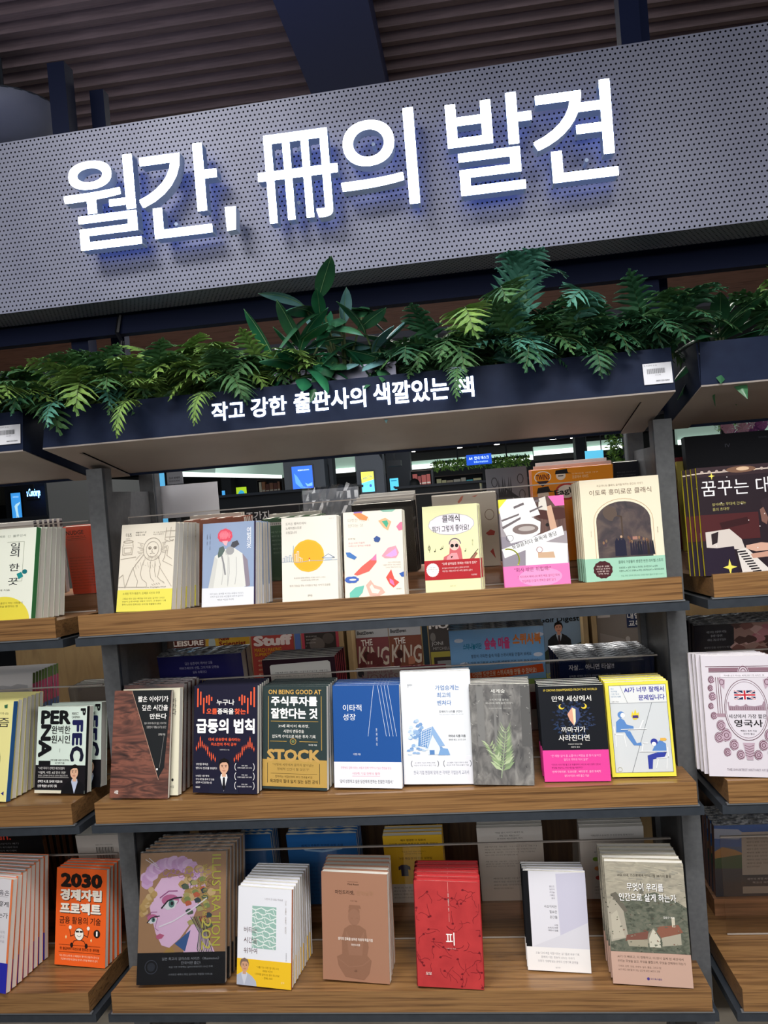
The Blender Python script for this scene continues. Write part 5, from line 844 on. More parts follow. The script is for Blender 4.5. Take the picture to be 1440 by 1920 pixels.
def leaf_mesh(L, wd, bend, mat):
    m = MB(); n = 8; vs = []; fs = []
    for i in range(n + 1):
        t = i / n; hw = wd / 2 * math.sin(min(1, t * .96 + .04) * math.pi) ** .75; z = L * t; y = -bend * t * t * L
        vs += [(-hw, y - hw * .35, z), (-hw * .5, y - hw * .1, z), (0, y + .001, z), (hw * .5, y - hw * .1, z), (hw, y - hw * .35, z)]
    for i in range(n):
        for k in range(4): a = i * 5 + k; fs.append((a, a + 1, a + 6, a + 5))
    m.add(vs, fs, mat); m.tube([(0, -bend * (i / n) ** 2 * L - .0006, L * i / n) for i in range(n + 1)], [.0011 * (1 - .8 * i / n) for i in range(n + 1)], M('#7fa878', .5), 4)
    return m.mesh('leaf', True)
LV = [[leaf_mesh(.10, .036, b, g) for b in (.15, .5, .9)] for g in LG]
def fern(x, y, n, greens, label, sc=1.0, az0=-160, az1=-20, lift=0, seed=0):
    rnd = random.Random(seed); r = empty('fern_plant', (x, y, pzt - .019), label, 'plant', 'ferns in the planters')
    m = MB(); m.tube([(0, 0, 0), (0, 0, .02)], [.012, .006], STEM, 7); m.build('crown', r)
    for i in range(n):
        g = rnd.choice(greens); o = link('frond', rnd.choice(FR[g]), r)
        az = az0 + (az1 - az0) * (i + rnd.random()) / n
        o.rotation_euler = (R(rnd.uniform(-14, 22)) + lift, R(rnd.uniform(-14, 14)), R(az + 90)); s = sc * rnd.uniform(.75, 1.15); o.scale = (s, s, s); o.location = (rnd.uniform(-.03, .03), rnd.uniform(-.012, .012), rnd.uniform(0, .03))
    return r
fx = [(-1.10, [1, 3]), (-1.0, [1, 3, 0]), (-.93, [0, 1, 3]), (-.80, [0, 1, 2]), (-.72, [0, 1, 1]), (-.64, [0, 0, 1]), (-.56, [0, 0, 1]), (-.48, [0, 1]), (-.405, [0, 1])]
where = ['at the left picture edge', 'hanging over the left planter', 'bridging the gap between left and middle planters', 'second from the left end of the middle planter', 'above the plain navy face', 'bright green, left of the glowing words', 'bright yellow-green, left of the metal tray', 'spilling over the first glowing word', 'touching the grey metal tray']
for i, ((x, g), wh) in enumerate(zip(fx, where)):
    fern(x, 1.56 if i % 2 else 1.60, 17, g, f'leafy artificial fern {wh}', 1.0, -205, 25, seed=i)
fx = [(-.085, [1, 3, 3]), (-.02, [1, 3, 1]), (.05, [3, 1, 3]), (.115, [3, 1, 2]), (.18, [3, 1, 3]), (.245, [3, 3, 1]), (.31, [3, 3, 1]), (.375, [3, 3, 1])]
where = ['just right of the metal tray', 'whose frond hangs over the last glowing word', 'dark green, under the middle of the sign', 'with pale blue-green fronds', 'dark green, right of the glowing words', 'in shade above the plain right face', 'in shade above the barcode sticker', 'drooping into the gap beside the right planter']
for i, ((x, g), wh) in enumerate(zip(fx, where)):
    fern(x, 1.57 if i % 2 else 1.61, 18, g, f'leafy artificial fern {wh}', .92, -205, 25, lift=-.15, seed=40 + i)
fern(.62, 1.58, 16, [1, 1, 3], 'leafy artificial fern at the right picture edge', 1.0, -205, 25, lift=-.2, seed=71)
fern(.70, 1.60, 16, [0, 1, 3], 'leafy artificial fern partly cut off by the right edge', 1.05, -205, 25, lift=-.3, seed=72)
def single(px, py, Y, mi, g, rot, sc, parent):
    p = at(px, py, Y); o = link('frond', FR[g][mi], parent); o.location = p - parent.location; o.rotation_euler = tuple(R(a) for a in rot); o.scale = (sc,) * 3
pl = empty('fern_plant', (.06, 1.58, pzt - .019), 'tall pale blue-green fern plume rising under the sign', 'plant', 'ferns in the planters')
m = MB(); m.tube([(0, 0, 0), (.01, 0, .06), (.02, -.01, .11)], .003, STEM, 6); m.tube([(.02, -.01, .11), (-.01, -.02, .15)], .002, STEM, 5); m.build('stem', pl)
for q in ((940, 600, 1.56, 0, 2, (-25, 18, 20), 1.0), (985, 600, 1.56, 4, 2, (-38, 8, -30), 1.0), (1000, 560, 1.57, 3, 2, (-30, 0, 60), .6), (1080, 605, 1.53, 1, 2, (0, 30, -10), .9), (880, 640, 1.53, 3, 0, (0, -8, 0), 1.05), (970, 620, 1.55, 1, 1, (-10, -20, 0), 1.1)): single(*q, pl)
for px, py, lab, g, mi in ((396, 722, 'long bright frond hanging across the first glowing word', 0, 4), (856, 668, 'long frond hanging across the last glowing word', 1, 4), (520 / 2, 745, 'thin frond hanging down the plain left face', 0, 1)):
    p = at(px, py, 1.512); e = empty('fern_plant', (p.x, 1.53, pzt - .019), lab, 'plant', 'ferns in the planters'); o = link('frond', FR[g][mi], e); o.location = (0, -.02, .005); o.rotation_euler = (R(40), R(6), 0); o.scale = (.45, .8, .8)
    m = MB(); m.tube([(0, 0, 0), (0, -.02, .006)], .003, STEM, 5); m.build('stem', e)
def leafy(x, y, z0, n, gs, label, hgt, spread, seed, sc=1):
    rnd = random.Random(seed); r = empty('broadleaf_plant', (x, y, z0), label, 'plant', 'broad-leaved plants in the planters')
    m = MB(); tips = []
    for s in range(max(2, n // 5)):
        a = rnd.uniform(-1, 1) * spread; h = hgt * rnd.uniform(.55, 1); pts = [(0, 0, 0), (a * .4, -.01, h * .5), (a, -.02 + rnd.uniform(-.02, .02), h)]; m.tube(pts, [.0035, .0028, .002], STEM, 6); tips.append(pts)
    m.build('stem', r)
    for i in range(n):
        pts = tips[i % len(tips)]; t = 1 - .16 * (i // len(tips)); q = Vector(pts[1]).lerp(Vector(pts[2]), max(0, t * 2 - 1)) if t > .5 else Vector(pts[0]).lerp(Vector(pts[1]), t * 2)
        o = link('leaf', rnd.choice(LV[rnd.choice(gs)]), r); o.location = q
        az = i * 137.5 + rnd.uniform(-20, 20); tilt = rnd.uniform(20, 75) + 12 * (i // len(tips))
        o.rotation_mode = 'ZXY' if 0 else 'XYZ'; o.rotation_euler = (Matrix.Rotation(R(az), 3, 'Z') @ Matrix.Rotation(R(tilt), 3, 'X') @ Matrix.Rotation(R(rnd.uniform(-30, 30)), 3, 'Z')).to_euler(); s = sc * rnd.uniform(.8, 1.15); o.scale = (s, s, s)
    return r
leafy(-.245, 1.60, pzt - .019, 36, [0, 0, 1, 2], 'tall broad-leaved plant reaching up to the sign above the tray', .20, .07, 3)
leafy(-.335, 1.57, pzt - .019, 26, [0, 0, 1], 'low broad-leaved plant with glossy leaves left of the tall one', .11, .05, 5)
leafy(-.165, 1.62, pzt - .019, 24, [1, 0, 2], 'dark broad-leaved plant at the right end of the metal tray', .12, .05, 8)
leafy(.50, 1.60, pzt - .019, 24, [1, 1, 0], 'shaded broad-leaved plant at the left end of the right planter', .07, .04, 12)
# ------------------------------------------------------------------ the room
def atz(px, py, z):
    p = at(px, py, 1.0); d = p - CP; return CP + d * ((z - 1.5) / d.z)
def struct(name, mb, parent=None):
    o = mb.build(name, parent)
    if not parent: o['kind'] = 'structure'
    return o
DK = M('#14171d', .6); WALLM = M('#2a2d33', .7)
FLOORM = noisy('floor_stone', ['#7c766c', '#9a9286'], (1, 1, 1), 6, 5, .45)
m = MB(); m.box(-15, 15, -5, 28, -.05, 0, FLOORM); struct('floor', m)
m = MB(); m.box(-15, 15, 28, 28.1, 0, 3.6, M('#6a6f72', .7)); struct('wall_back', m)
m = MB(); m.box(-15, 15, 21.5, 21.6, 0, 2.12, DK); struct('wall_low', m)
m = MB(); m.box(-15.1, -15, -5, 28, 0, 3.6, M('#77746f', .8)); struct('wall_left', m)
m = MB(); m.box(15, 15.1, -5, 28, 0, 3.6, M('#77746f', .8)); struct('wall_right', m)
m = MB(); m.box(-15, 15, -5.1, -5, 0, 3.6, M('#b4b0a8', .8)); struct('wall_front', m)
CEIL = M('#4a4e58', .8); SLAT = noisy('ceiling_slat_wood', ['#6a5c60', '#857478'], (2, 30, 30), 3, 6, .6, .5)
m = MB(); m.box(-15, 15, -5, 4.9, 3.26, 3.32, DK); m.box(-15, 15, 5.0, 28, 2.95, 3.0, CEIL); m.box(-15, 15, 4.9, 5.0, 2.95, 3.32, DK); ce = struct('ceiling', m)
sm = MB(); sm.hexa([(-4.5, 0, 0), (3, 0, 0), (3, .082, .030), (-4.5, .082, .030)], [(-4.5, 0, .045), (3, 0, .045), (3, .082, .045), (-4.5, .082, .045)], SLAT); smm = sm.mesh('slat')
for i in range(30):
    o = link('slat', smm, ce); o.location = (0, 2.0 + i * .096, 3.2)
DUCT = M('#2a3560', .55)
a, b, c = atz(505, 0, 3.08), atz(690, 0, 3.08), atz(565, 160, 3.08)
m = MB(); m.box(a.x + .01, b.x, 1.4, 4.85, 3.08, 3.195, DUCT); o = struct('trim_1', m)
# wooden fascia across the store and cables
m = MB(); p, q = at(230, 628, 5), at(230, 672, 5); m.box(-5, 3.5, 5.0, 5.06, q.z - .02, p.z, noisy('fascia_wood', ['#6b4a3c', '#8a6250', '#74523f'], (1.2, 10, 26), 3, 6, .5, .5)); struct('trim_2', m)
m = MB(); m.box(-5, 3.5, 4.96, 5.08, p.z, p.z + .05, M('#3a3d4c', .5)); m.box(-5, 3.5, 4.96, 5.08, q.z - .06, q.z - .02, M('#5a5f70', .5)); m.box(-5, 3.5, 5.02, 5.1, p.z + .05, 3.0, DUCT); struct('trim_3', m)
for k, (x, lab) in enumerate(((232, 'thin black cable hanging left of the left post under the sign'), (395 / 2 + 8, 'thick looped black cable hanging right of the left post'))):
    p0, p1, p2 = at(x - 6 + 25 * k, 590, 1.755), at(x - 2 + 24 * k, 640, 1.75), at(x + 5 + 10 * k, 690, 1.74); m = MB()
    m.tube([p0, p0.lerp(p1, .5) + Vector((-.01, 0, -.01)), p1, p2], .003 + .002 * k, M('#0c0e18', .4), 6); o = m.build('cable'); tag(o, lab, 'cable')
# frosted dome lamp behind the sign, upper left
p = at(8, 214, 2.7); m = MB(); vs = []; fs = []
for j in range(7):
    ph = R(90 * j / 6)
    for i in range(28): th = i * 2 * math.pi / 28; vs.append((.2 * math.cos(th) * math.cos(ph), .2 * math.sin(th) * math.cos(ph), -.085 * math.sin(ph)))
for j in range(6):
    for i in range(28): fs.append((j * 28 + i, j * 28 + (i + 1) % 28, j * 28 + 28 + (i + 1) % 28, j * 28 + 28 + i))
e = empty('dome_lamp', p, 'frosted grey dome ceiling lamp behind the top left of the sign', 'lamp'); m.add(vs, fs, M('#585c6c', .5)); m.build('shade', e, True)
m = MB(); m.tube([(0, 0, -.01), (0, 0, 3.2 - p.z)], .008, STEELD, 6); m.tube([(0, 0, -.002), (0, 0, .004)], .2, STEELD, 28); m.build('rod', e)

# ------------------------------------------------------------------ magazine rack right behind
def mag(px0, py0, px1, Y, cover, art, label, h=.28, name='magazine', base=None):
    a, b = at(px0, py0, Y), at(px1, py0, Y); w = b.x - a.x; zb = a.z - h
    ms = book_meshes(w, h, .006, art, cover=cover, pages=PAGES); return place_book(name, ms, ((a.x + b.x) / 2, Y, zb), 0, 0, 0, label, 'magazine', 'magazines in the rack behind'), zb
mr = empty('magazine_rack', (-.2, 2.4, 0), 'tan plywood magazine rack behind the middle shelf', 'shelf')
m = MB(); m.box(-1.55, 1.05, .0, .02, 0, 1.2, PLY)
o = m.build('back_panel', mr); o.location = (.2, 0.02, 0)
for px in (640, 655, 1092, 1108):
    p = at(px, 1200, 2.33); m = MB(); m.box(p.x, p.x + .014, 2.29, 2.42, .3, 1.165, PLY); o = m.build('divider', mr); o.location = (.2, -2.4, 0)
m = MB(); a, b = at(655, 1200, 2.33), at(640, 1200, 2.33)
for px in (640, 1092): p = at(px, 1200, 2.36); m.box(p.x + .018, p.x + .028, 2.40, 2.415, .3, 1.165, M('#0c0c0c', .8))  # black strips stand in for the shade inside the gaps
o = m.build('gap_shade_strip', mr); o.location = (.2, -2.4, 0)
for z, y in ((.815, 2.30), (.70, 2.20)): m = MB(); m.box(-1.55, 1.05, y, 2.42, z - .02, z, PLY); o = m.build('rack_ledge', mr); o.location = (.2, -2.4, 0)
W_ = '#efe9e2'
for args in ((291, 1203, 319, '#9db4bc', lambda A: A.TL(['how to', 'build a', 'vertcam'], .1, .03, .9, .06, '#222a38', .02), 'pale blue magazine cover lettered how to build a, at the left post'),
             (320, 1196, 383, '#5a2c24', lambda A: (A.T('TRAVEL+', .05, .0, .95, .03, W_, .04), A.T('LEISURE', .05, .045, .97, .105, W_, .04), A.E(.4, .3, .3, .12, '#7a4c34'), A.E(.7, .5, .25, .1, '#3a2018')), 'dark red travel magazine lettered LEISURE'),
             (385, 1192, 467, '#c8a23a', lambda A: (A.T('New', .3, .02, .55, .065, '#7a1c1c', .03), A.T('Scientist', .3, .075, .92, .13, '#7a1c1c', .03), A.E(.14, .1, .08, .09, '#a8b8b8'), A.Rc(.3, .16, .9, .2, '#9a6a20')), 'yellow magazine lettered New Scientist'),
             (470, 1188, 549, '#b04a44', lambda A: (A.T('Stuff', .05, .03, .98, .15, '#f0e4e0', .06), A.T('MARCH MAKING', .06, .17, .7, .215, '#d8a030', .03), A.T('SUPERTECH', .06, .225, .6, .26, '#d8a030', .03), lines('#e8c8a0', .3, .6)(A)), 'red magazine with large white Stuff title'),
             (551, 1184, 562, '#5a78b8', None, 'narrow blue magazine edge right of the Stuff magazine'),
             (564, 1183, 636, '#b8485a', lambda A: (A.Rc(.08, .03, .9, .55, '#3a3634'), A.E(.4, .16, .2, .08, '#6a6460'), A.E(.7, .1, .15, .06, '#57514e'), lines('#c8c4c0', .06, .2, .12, .4, 4)(A)), 'pink framed magazine with a dark photograph'),
             (666, 1180, 727, '#84484c', 'king', 'reddish football magazine, left of two with The King of lettering'),
             (728, 1176, 788, '#84503f', 'king', 'reddish football magazine, right of two with The King of lettering'),
             (790, 1171, 800, '#2a3a44', None, 'narrow dark magazine between football and music magazines'),
             (802, 1168, 866, '#4a4644', lambda A: (A.T('MOJO', .02, .0, .98, .09, '#e4e0dc', .05), A.E(.85, .22, .22, .14, '#8a6a5c'), A.E(.75, .2, .04, .015, '#2a2220'), A.E(.12, .16, .08, .05, '#7a7874'), A.T('JONI', .06, .21, .4, .26, '#c8c8c4', .0), A.T('MITCHELL', .1, .27, .6, .3, '#a8a8a4', .0), A.Rc(.02, .32, 1, 1, '#a8a048'), A.Rc(.1, .38, .95, .9, '#3a3432'), A.Rc(.2, .42, .85, .52, '#8a9090')), 'grey music magazine with large white MOJO letters'),
             (1008, 1158, 1090, '#7f97ae', lambda A: (A.T('Golf Digest', -.02 + .04, .0, .95, .075, '#16181c', .03), A.P([(0, .42), (.3, .3), (.6, .34), (1, .28), (1, .5), (0, .5)], '#3c4a3c'), person_bust(A, .46, .12, .09, suit='#242628', shirt='#a8b4c0', skin='#c8937c', tie='#3a2a2c'), A.T('ROBERT', .08, .6, .5, .66, '#c8d040', .03)), 'blue golf magazine with a smiling man in a dark coat'),
             (1118, 1152, 1203, '#8e8780', lambda A: (A.Rc(.02, .01, .3, .04, '#d8d4d0'), A.P([(.05, .2), (.6, .28), (.55, .6), (.05, .5)], '#a39c96'), A.L([(.65, .3), (.5, .6)], .03, '#4a4644'), A.E(.66, .28, .05, .03, '#c8c2bc'), A.Rc(.66, 0, 1, .16, '#2a3658'), A.T('내일', .68, .01, .97, .07, '#f0f0ee', .03), A.T('교육', .7, .085, .98, .15, '#f0f0ee', .03)), 'grey education magazine with navy title block')):
    x0, y0_, x1, col, art, lab = args
    if art == 'king':
        art = lambda A: (A.Rc(0, 0, 1, .1, '#b8bcc0'), A.T('BestEleven', .05, .025, .55, .065, '#22262c', .03), A.T('THE', .15, .12, .5, .19, W_, .03, rot=4), A.T('KING', .05, .2, .98, .4, '#d8ccbc', .02, rot=-4), A.T('OF', .62, .43, .92, .5, W_, .02), A.E(.3, .3, .1, .05, '#4a2c28'), [A.E(random.random(), .3 + .6 * random.random(), .12, .05, random.choice(['#a05a50', '#6a3436', '#b87a60']), 8, .2) for _ in range(14)])
    mag(x0, y0_, x1, 2.36, col, art, lab)
mag(668, 1254, 750, 2.24, '#a09c9a', lambda A: (A.E(.1, .06, .07, .045, '#3a3c40'), A.T('BEAUTIFUL', .25, .03, .85, .07, '#8a5a68', .0), A.T('HOMES', .12, .075, .95, .16, '#8a6a70', .0), A.Rc(.1, .3, .9, .8, '#b8b0a8')), 'grey home magazine lettered HOMES, in front of the football magazines', .25)
mag(752, 1250, 836, 2.24, '#6a2c38', None, 'dark red glossy magazine right of the HOMES magazine', .25)
A = Art(.30, .06); A.Rc(0, 0, 1, 1, '#12151c'); A.T('주간지', .45, .22, .68, .82, '#d8dadd', .01)
a, b = at(405, 962, 2.45), at(560, 950, 2.45); A.w = b.x - a.x; A.pic = MB(); A.txt = MB(); A.Rc(0, 0, 1, 1, '#12151c'); A.T('주간지', .36, .25, .64, .8, '#d8dadd', .01)
hs = empty('header_sign', ((a.x + b.x) / 2, 2.45, a.z - .05), 'black header board lettered in white behind the wavy weeklies', 'sign')
A.pic.build('board_face', hs); A.txt.build('lettering', hs); m = MB(); m.box(-A.w / 2, A.w / 2, .0, .02, 0, .06, DK); m.build('board', hs); m = MB()
for x in (-A.w / 2 + .02, A.w / 2 - .03): m.box(x, x + .012, .004, .016, 1.2 - hs.location.z + .0, 0, STEELD)
m.build('leg', hs)

# ------------------------------------------------------------------ things on the rear ledge of the top shelf
zl = shz('top', 1.84) + LEDGE + .0005
a, b, c = at(296, 912, 1.985), at(407, 905, 1.985), at(299, 973, 1.985)
e = empty('blank_card', ((a.x + b.x) / 2, 1.985, zl), 'blank grey card stood up behind the monkey and shirt paperbacks', 'sign')
m = MB(); m.box(a.x - e.location.x, b.x - e.location.x, 0, .002, c.z - zl, a.z - zl, M('#d0d1d8', .6)); o = m.build('card', e)
m = MB(); m.box(-.012, .012, .002, .005, 0, c.z - zl + .03, ACR); m.box(-.03, .03, -.02, .02, 0, .003, ACR); m.build('clear_stand', e)
a, b = at(565, 913, 1.97), at(668, 905, 1.97); e = empty('plastic_pack', ((a.x + b.x) / 2, 1.97, zl), 'crinkled clear plastic pack standing behind the white and blob paperbacks', 'package')
hw, hh = (b.x - a.x) / 2, a.z - zl; m = MB(); m.box(-hw, hw, .004, .03, 0, hh - .01, M('#9a9da4', .5)); m.build('contents', e); m = MB(); vs = []; fs = []
for j in range(13):
    for i in range(17): vs.append((-hw - .002 + (2 * hw + .004) * i / 16, random.uniform(-.005, .003), hh * j / 12 + (random.uniform(-.003, .003) if j == 12 else 0)))
for j in range(12):
    for i in range(16): k = j * 17 + i; fs.append((k, k + 1, k + 18, k + 17))
m.add(vs, fs, clear('crinkled_film', .10, '#f0f2f5', .12)); m.build('film', e)
rear(T_, (909.6, 880), (986.8, 874), .01, 1, 'dark grey book with a black plume drawing and pink title', '', lambda A: ([A.P([(.25 + .045 * i, .5), (.3 + .05 * i, .12 + .05 * math.sin(i * 2)), (.34 + .045 * i, .3), (.36 + .05 * i, .5)], '#26262c') for i in range(7)], [A.L([(.4, .2), (.9, .46 - .02 * k)], .02, '#1c1c22') for k in range(5)], [A.O(u, v, .07, .05, .02, '#3c3c40', 10) for u, v in ((.2, .15), (.83, .13), (.85, .3), (.18, .3))], A.T('여우의 밤', .38, .46, .72, .52, '#c04a7a', .0)), cover='#6e7078', y0=1.93, lean=5, where='behind the collage paperbacks')

# ------------------------------------------------------------------ the store beyond, seen over the books
def bx(name, xl_, xr_, yt, yb, Y, mat, label=None, cat=None, group=None, depth=.3, zb=None, parent=None, kind=None):
    a, b, c = at(xl_, yt, Y), at(xr_, yt, Y), at(xl_, yb, Y); m = MB(); z0 = c.z if zb is None else zb
    m.box(a.x, b.x, Y, Y + depth, z0, a.z, mat); o = m.build(name, parent); tag(o, label, cat, group, kind); return o, a.x, b.x, z0, a.z
MINT = M('#a9c4b6', .6, 0, .42); MINTL = M('#eefaf4', .6, 0, 1.8)  # MINT's glow stands in for cove light washing these walls
n_ = 3
c0, c1 = at(338, 889, 13), at(529, 897, 18.3); m = MB(); zc = (c0.z + c1.z) / 2
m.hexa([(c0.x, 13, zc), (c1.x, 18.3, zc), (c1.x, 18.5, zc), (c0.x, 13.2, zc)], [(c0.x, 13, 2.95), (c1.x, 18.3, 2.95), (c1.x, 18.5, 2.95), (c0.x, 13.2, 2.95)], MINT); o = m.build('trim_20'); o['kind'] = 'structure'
m = MB(); m.hexa([(c0.x, 12.95, zc - .02), (c1.x, 18.25, zc - .02), (c1.x, 18.3, zc - .02), (c0.x, 13, zc - .02)], [(c0.x, 12.95, zc + .06), (c1.x, 18.25, zc + .06), (c1.x, 18.3, zc + .06), (c0.x, 13, zc + .06)], MINTL); m.build('light_strip', o)
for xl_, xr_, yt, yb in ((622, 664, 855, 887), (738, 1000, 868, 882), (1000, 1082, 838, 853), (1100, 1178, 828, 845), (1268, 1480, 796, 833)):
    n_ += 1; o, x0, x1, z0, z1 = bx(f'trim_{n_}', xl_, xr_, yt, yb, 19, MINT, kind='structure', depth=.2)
    m = MB(); m.box(x0, x1, 18.93, 18.99, z0 - .02, z0 + .09, MINTL); m.build('light_strip', o)
def pier(xl_, xr_, Y, label, screen=None, scol=None, sart=None, glow=1.0, ext=.02):
    a, b = at(xl_, 850, Y), at(xr_, 850, Y); e = empty('display_pier', ((a.x + b.x) / 2, Y + .2, 0), label, 'display', 'dark piers in the store beyond'); w2 = (b.x - a.x) / 2
    m = MB(); m.box(-w2, w2, -.2, .2, 0, 2.94, M('#262a32', .6)); m.build('pier_body', e)
    if screen:
        p, q = at(screen[0], screen[1], Y), at(screen[2], screen[3], Y); cx = (a.x + b.x) / 2
        m = MB(); m.box(p.x - cx, q.x - cx, -.225, -.2, q.z - ext, p.z, M('#0a0c10', .3)); fr = m.build('screen_frame', e)
        A = Art(q.x - p.x - .04, p.z - q.z + ext - .04); A.Rc(0, 0, 1, 1, M(scol, .5, 0, glow))
        if sart: sart(A)
        o = A.pic.build('lit_screen', fr); o.location = ((p.x + q.x) / 2 - cx, -.226, q.z - ext + .02)
        if A.txt.v: o = A.txt.build('screen_text', fr); o.location = ((p.x + q.x) / 2 - cx, -.227, q.z - ext + .02)
    return e
EM = lambda c, s=1.0: M(c, .5, 0, s)
pier(529, 606, 16, 'dark pier with a large royal blue screen', (545, 874, 592, 935), '#1f5ce0', lambda A: (A.P([(.1, .2), (.25, .3), (.5, .6), (.9, .7), (.4, .66), (.15, .5)], EM('#4f8cf4')), A.T('RESERVE BOOKS', .3, .1, .85, .14, EM('#c8dcff'), .02), A.P([(.6, .5), (.75, .55), (.95, .5), (.95, .6), (.7, .62)], EM('#6aa0f8'))))
pier(608, 621, 16.5, 'narrow dark pier with a tall blue screen strip', (611, 872, 619, 905), '#2c6ae0')
pier(665, 716, 16, 'dark pier with a yellow and cyan poster screen', (675, 884, 705, 921), '#e4e24a', lambda A: (A.P([(0, .55), (1, .4), (1, 1), (0, 1)], EM('#5cc8ec')), A.T('WEEKLY SALE', .1, .2, .9, .34, EM('#3a4a7a'), .03, rot=20), A.E(.7, .7, .1, .08, EM('#2a4a9a')), A.T('BOOK FAIR', .1, .62, .5, .68, EM('#2a6ac0'))))
pier(722, 768, 18, 'dark pier with a small cyan screen beside blue banners', (729, 896, 750, 918), '#5ad0ec', lambda A: (A.Rc(.15, .15, .8, .25, EM('#2a8ab0')), A.E(.5, .75, .15, .1, EM('#2a4a7a'))))
pier(1080, 1098, 17, 'plain dark pier left of the cyan hanging screen')
pier(1176, 1192, 14, 'slim pier with a tall violet-blue screen by the right post', (1177, 818, 1189, 865), '#5a5af0')
pier(427, 480, 20, 'dark pier with a lime green screen behind the head', (441, 913, 466, 941), '#b8e030', lambda A: (A.E(.5, .45, .3, .25, EM('#3aa8d8'), 14, .1), A.E(.5, .5, .2, .08, EM('#2a7ac0'))), .9)
pier(410, 428, 19, 'dark pier with a pale blue screen left of the lime one', (415, 919, 426, 948), '#4aa8ec')
pier(2, 78, 12, 'dark pier with a tall sky blue poster screen at the left edge', (19, 923, 47, 985), '#3f9be8', lambda A: (A.P([(.3, .4), (.45, .34), (.9, .28), (.9, .32), (.6, .42), (.62, .6), (.7, .8), (.5, .7), (.42, .82), (.4, .6)], EM('#b8e4f4')), A.T('SUMMER READS', .2, .1, .8, .14, EM('#cfeeff'))))
a, b = at(50, 924, 11.7), at(75, 920, 11.7); m = MB(); v, f = glyphs('a Concierge', .02, 2); m.add([(a.x + (b.x - a.x) * u, 11.7, a.z - .1 + .16 * w_) for u, w_, _ in v], f, EM('#9fd4ff', 2.5)); m.tube([(a.x, 11.705, a.z - .12), (b.x, 11.705, a.z - .12)], .01, DK, 5); m.tube([((a.x + b.x) / 2, 11.72, a.z - .12), ((a.x + b.x) / 2, 11.72, 2.95)], .01, DK, 5); o = m.build('glowing_lettering'); tag(o, 'small glowing blue Concierge lettering at the left', 'sign')
a, b = at(874, 856, 13), at(921, 852, 13); e = empty('hanging_direction_sign', ((a.x + b.x) / 2, 13, a.z - .15), 'small blue hanging direction sign among the ceiling lights', 'sign'); w2 = (b.x - a.x) / 2
A = Art(w2 * 2, .17); A.Rc(0, 0, 1, 1, EM('#1c50c8', 1.2)); A.T('A4  안내 데스크', .1, .18, .9, .5, EM('#cfe4ff', 2), .01); A.T('Information', .3, .6, .85, .82, EM('#9ac4ff', 2)); A.pic.build('lit_panel', e); A.txt.build('lettering', e); m = MB(); m.box(-w2, w2, .001, .05, 0, .17, DK); m.tube([(0, .02, .17), (0, .02, 2.95 - e.location.z)], .012, DK, 5); m.build('housing', e)
o, x0, x1, z0, z1 = bx('hanging_speaker', 726, 751, 864, 875, 17, DK, 'black box hanging from the ceiling above the small cyan screen', 'speaker')
m = MB(); m.box((x0 + x1) / 2 - .02, (x0 + x1) / 2 + .02, 17.1, 17.14, z1, 2.95, DK); m.build('ceiling_rod', o)
o, x0, x1, z0, z1 = bx('hanging_screen', 1097, 1131, 846, 868, 12, EM('#5fc4e8', 1.0), 'cyan hanging screen behind the orange baseball books', 'screen', depth=.04)
m = MB(); m.box(x0 + .02, x0 + .03, 12.0, 12.03, z1, 2.95, DK); m.box(x1 - .03, x1 - .02, 12.0, 12.03, z1, 2.95, DK); m.build('hanger', o)
o, x0, x1, z0, z1 = bx('light_blue_panel', 262, 304, 889, 980, 4.2, EM('#5db4e4', .9), 'bright sky blue standing banner right of the left post', 'banner', depth=.03, zb=0)
A = Art(x1 - x0, z1 - .6); lines(EM('#3a8cc0', .9), .05, .5, .35, .9, 8)(A); q = A.txt.build('lettering', o); q.location = ((x0 + x1) / 2, 4.199, .6)
a, b = at(268, 890, 3.4), at(284, 985, 3.4); m = MB(); m.tube([(a.x, 3.4, a.z + .2), (b.x, 3.4, b.z), (b.x + .02, 3.4, 0)], .018, M('#4a4a50', .3, .6), 8); m.box(b.x - .12, b.x + .16, 3.3, 3.5, 0, .015, STEELD); o = m.build('slanted_pole'); tag(o, 'slanted dark metal pole in front of the sky blue banner', 'pole')
o, x0, x1, z0, z1 = bx('notice_sheet', 312, 341, 886, 909, 3.6, M('#8c8f98', .6), 'grey notice sheet with two printed lines above the blank card', 'sign', depth=.01)
m = MB(); m.box((x0 + x1) / 2 - .01, (x0 + x1) / 2 + .01, 3.602, 3.612, 0, z0, STEELD); m.build('stand', o); A = Art(x1 - x0, z1 - z0); A.T('도서 판매처', .15, .4, .85, .58, '#3a3c44', .01); A.T('BOOK & MORE', .15, .68, .85, .8, '#4a4c54'); q = A.txt.build('lettering', o); q.location = ((x0 + x1) / 2, 3.599, z0)
bx('grey_cabinet', 87, 172, 905, 990, 2.75, M('#5c6062', .55), 'plain grey cabinet side seen left of the left post', 'cabinet', depth=.5, zb=0)
for k, (xl_, xr_, yt, Y, lab) in enumerate(((395, 660, 935, 9.0, 'long dark counter behind the weeklies and the plastic pack'), (745, 900, 917, 9.5, 'dark counter behind the black comics and pale green book'), (905, 1180, 905, 10.6, 'dark counter behind the orange baseball books'), (-60, 90, 985, 6, 'low dark counter at the left edge'))):
    o, x0, x1, z0, z1 = bx('counter', xl_, xr_, yt, yt, Y, M('#20242b', .4), lab, 'counter', depth=.8, zb=0); m = MB(); m.box(x0 - .03, x1 + .03, Y - .03, Y + .83, z1, z1 + .03, M('#3a3f48', .3)); m.build('counter_top', o)
